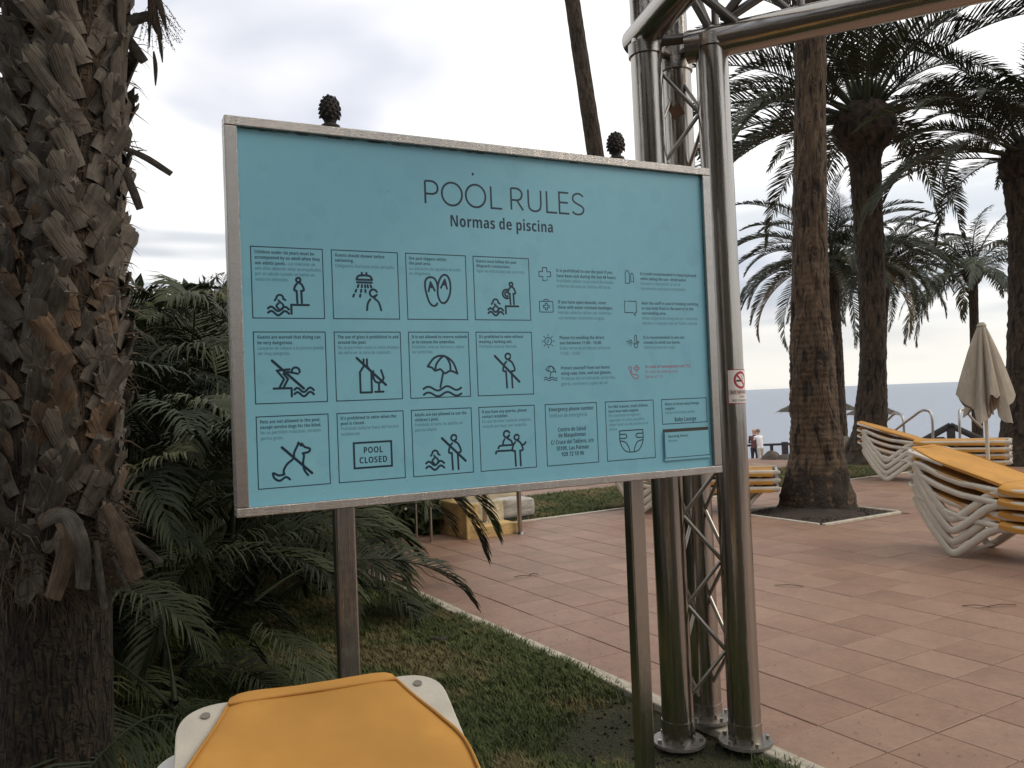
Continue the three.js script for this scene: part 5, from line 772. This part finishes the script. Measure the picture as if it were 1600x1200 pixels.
{ // stair handrails at the terrace edge
  const rail = (pts, label) => { const w = pts.map(([x, y, d]) => at(x, y, d)); const base = w[0].clone().setY(0); const t = thing('handrail', label, 'handrail', base, 0, 'stair handrails'); part(t, 'tube', tube(w.map(p => p.sub(base)), 0.028, 60, 10), M.rodSteel); part(t, 'flange', new THREE.CylinderGeometry(0.07, 0.07, 0.02, 16).translate(w[0].x, 0.01, w[0].z), M.rodSteel); };
  const D = 18.5; const gy = (x) => { const b = at(x, 600, D); return 600 + b.y / D * FPX; };
  rail([[1460, 706, D], [1458, 688, D], [1456, 652, D], [1452, 643, D + 0.05], [1443, 641, D + 0.1], [1425, 652, D + 0.5], [1404, 668, D + 1], [1396, 674, D + 1.2]], 'curved steel stair handrail standing to the left of the dark gable');
  rail([[1413, 708, D + 1], [1413, 690, D + 1], [1411, 656, D + 1], [1407, 648, D + 1.1], [1400, 646, D + 1.2], [1388, 655, D + 1.6], [1376, 664, D + 2]], 'curved steel stair handrail close beside the date palm base');
  rail([[1500, 704, D], [1500, 690, D], [1499, 655, D], [1499, 645, D + 0.05], [1501, 640, D + 0.15], [1508, 642, D + 0.4], [1520, 655, D + 1], [1534, 668, D + 1.6]], 'steel stair handrail partly behind the closed parasol');
  rail([[1599, 700, D], [1599, 680, D], [1598, 650, D], [1601, 640, D + 0.1], [1609, 637, D + 0.4], [1625, 645, D + 1]], 'steel stair handrail beside the thick palm trunk');
}
{ // dark timber gable of a kiosk below the terrace
  const D = 24, c = at(1485, 662, D), t = thing('kiosk_roof', 'dark timber gable of a low kiosk below the terrace edge', 'kiosk', V(c.x, -2.1, c.z), -0.15), H = c.y + 2.1, hw = 1.05, rise = 0.62;
  for (const s of [-1, 1]) { part(t, 'rafter', sweep([[0, H - 0.05], [s * hw, H - rise]], 0.17, 0.12), M.timber); part(t, 'post', box(0.1, H - rise, 0.1, s * (hw - 0.15), (H - rise) / 2, 0), M.timber); }
  part(t, 'king_post', box(0.2, rise + 0.15, 0.1, 0, H - rise / 2 - 0.1, 0.01), M.timber); part(t, 'tie_beam', box(2 * hw + 1.9, 0.1, 0.1, 0.2, H - rise + 0.12, -0.13), M.timber);
  part(t, 'counter', box(1.8, 1.0, 0.7, 0, 0.5, -0.5), M.timber);
}
{ // rocks
  const rock = (px, D, y, s, label) => { const g = new THREE.IcosahedronGeometry(1, 3), p = g.attributes.position; for (let i = 0; i < p.count; i++) { const v = V(p.getX(i), p.getY(i), p.getZ(i)), k = 0.75 + 0.6 * fbm(v.x * 1.3 + px, v.y * 1.3, v.z * 1.3, 3); p.setXYZ(i, v.x * k * s[0], v.y * k * s[1], v.z * k * s[2]); } g.computeVertexNormals(); const m = single('rock', g, M.rock, label, 'rock', 'rocks by the lawn'); const c = at(px, 700, D); m.position.set(c.x, y, c.z); };
  rock(1204, 17.2, -0.06, [0.2, 0.22, 0.18], 'pale boulder beside the railing at the terrace edge'); rock(1230, 17.1, -0.04, [0.28, 0.12, 0.2], 'low grey boulder next to the bare palm trunk'); rock(1312, 16.9, 0.0, [0.3, 0.45, 0.3], 'upright boulder between the bare trunk and the date palm'); rock(1320, 16.6, 0.0, [0.28, 0.2, 0.25], 'low dark boulder at the foot of the date palm');
}

// ------------------------------------------------------------------ low yellow wall and white bench beyond the sign
{
  const w = thing('garden_wall', 'low yellow rendered wall end with a stepped ledge at the paving edge', 'wall', P(1.38, 4.5), GRID);
  part(w, 'ledge', rbox(0.6, 0.13, 0.34, 0.015, 0.3, 0.055, -0.14), M.yellowWall); part(w, 'wall_end', rbox(0.15, 0.37, 0.72, 0.015, 0.06, 0.178, -0.33), M.yellowWall); part(w, 'upper_wall', rbox(0.5, 0.33, 0.2, 0.015, 0.4, 0.158, -0.44), M.creamWall); part(w, 'coping', rbox(0.75, 0.05, 0.3, 0.012, 0.62, 0.36, -0.62), M.creamWall);
  for (const [u, z, h] of [[0.34, -0.22, 0.55], [0.6, 0.08, 0.7]]) { const p = P(1.38, 4.5).add(V(u, 0, z).applyAxisAngle(V(0, 1, 0), GRID)); const t = thing('steel_post', u < 0.5 ? 'thin steel post rising from the ledge of the yellow wall' : 'thin steel post standing on the paving before the yellow wall', 'post', p.setY(u < 0.5 ? 0.115 : 0)); part(t, 'shaft', rod(V(0, 0, 0), V(0, h + 0.25, 0), 0.026, 0.026, 14), M.steel); part(t, 'foot', new THREE.CylinderGeometry(0.05, 0.055, 0.02, 18).translate(0, 0.008, 0), M.steel); }
  const b = thing('plaster_bench', 'white rough plastered block beside the yellow wall on the grass edge', 'bench', P(1.86, 5.43), GRID);
  const g = rbox(0.84, 0.22, 0.42, 0.06, 0.42, 0.15, 0); part(b, 'seat_block', g, M.plaster); part(b, 'shade_plinth', box(0.76, 0.1, 0.36, 0.42, 0.0, 0), M.timber);  // plinth coloured near-black to stand for the shade under the block
  for (const [u, v, h] of [[0.62, 4.75, 0.75], [0.5, 4.85, 0.8]]) { const t = thing('steel_post', u > 0.55 ? 'steel post next to the end face of the yellow wall' : 'steel post among the hanging palm leaves by the yellow wall', 'post', P(u + 0.42, v - 0.1)); part(t, 'shaft', rod(V(0, -0.05, 0), V(0, h, 0), 0.018, 0.018, 12), M.steel); }
}
{ // fallen bits on paving and lawn
  const r = rng(9); const leaf = (px, py, a, L, label) => { const g = sweep([[-L / 2, 0.006], [0, 0.014], [L / 2, 0.005]], 0.004, 0.009, 0, false, 8); const m = single('fallen_leaf', g, M.fibre, label, 'leaf', 'fallen palm leaf bits'); m.position.copy(G(px, py)).setY(0.002); m.rotation.y = a; };
  leaf(1233, 917, -0.35, 0.2, 'brown dry palm leaf bit lying alone on the paving'); leaf(1565, 948, 0.1, 0.2, 'longer one of two crossed brown palm leaf bits on the paving'); leaf(1525, 949, -0.3, 0.16, 'shorter one of two crossed brown palm leaf bits on the paving'); leaf(817, 902, 0.1, 0.14, 'small brown leaf scrap on the paving seen below the sign'); leaf(834, 899, 0.2, 0.08, 'tiny brown leaf scrap beside a longer one on the paving below the sign');
  const box_ = thing('drain_stub', 'small dark broken pipe stub in the grass', 'pipe', G(685, 1003).setY(-0.03)); part(box_, 'pipe_ring', new THREE.TorusGeometry(0.045, 0.015, 8, 20).rotateX(1.3).translate(0, 0.045, 0), M.iron); part(box_, 'hole_liner', new THREE.CylinderGeometry(0.035, 0.03, 0.05, 16, 1, true).translate(0, 0.03, 0), M.iron);
}

// ------------------------------------------------------------------ unseen hotel and palms added behind the viewer to block sky and darken steel
{
  const wallM = new THREE.MeshStandardMaterial({ color: rgb(0.46, 0.42, 0.37), map: rep(texMottle, 0.2), roughness: 0.9 }), glassM = new THREE.MeshStandardMaterial({ color: rgb(0.03, 0.035, 0.04), roughness: 0.1 });
  const h = thing('added_hotel', 'unseen sand coloured hotel front with balconies, added behind the viewer to block sky', 'building', V(-4, -0.05, 12), Math.PI - 0.2), W = 36, H = 10.5;
  part(h, 'wall', box(W, H, 6, 0, H / 2, -3), wallM); part(h, 'roof_edge', box(W + 0.6, 0.35, 6.6, 0, H + 0.18, -3), M.creamWall);
  for (let f = 0; f < 3; f++) for (let i = 0; i < 9; i++) { const x = -16 + i * 4, y = 0.5 + f * 3.3; const w = part(h, 'window', box(2.2, 2.2, 0.08, x, y + 1.15, 0.03), glassM); part(w, 'frame', merge([box(0.08, 2.3, 0.14, x, y + 1.15, 0.05), box(2.4, 0.08, 0.14, x, y + 2.29, 0.05)]), M.white); if (f) { const b = part(h, 'balcony', box(3.2, 0.2, 1.3, x, y - 0.1, 0.66), M.creamWall); part(b, 'balustrade', box(3.2, 0.85, 0.1, x, y + 0.42, 1.26), wallM); } }
  const src = scene.getObjectByName('date_palm'); [[-5.4, 1.2, 1.0, 'unseen date palm added nearest to the feather palm thicket to shade it'], [-3.2, 6.5, 0.9, 'unseen date palm added close before the hotel balconies to darken reflections'], [4.8, 7.5, 1.05, 'unseen date palm added at the corner of the hotel front to darken reflections']].forEach(([x, z, sc, label], i) => { const c = src.clone(); c.name = numbered('date_palm'); c.userData = { label, category: 'palm tree', group: 'unseen palms added behind the viewer for shade' }; c.position.set(x, -0.05, z); c.rotation.y = 1 + i * 2; c.scale.setScalar(sc); scene.add(c); });
}

renderer.render(scene, camera);
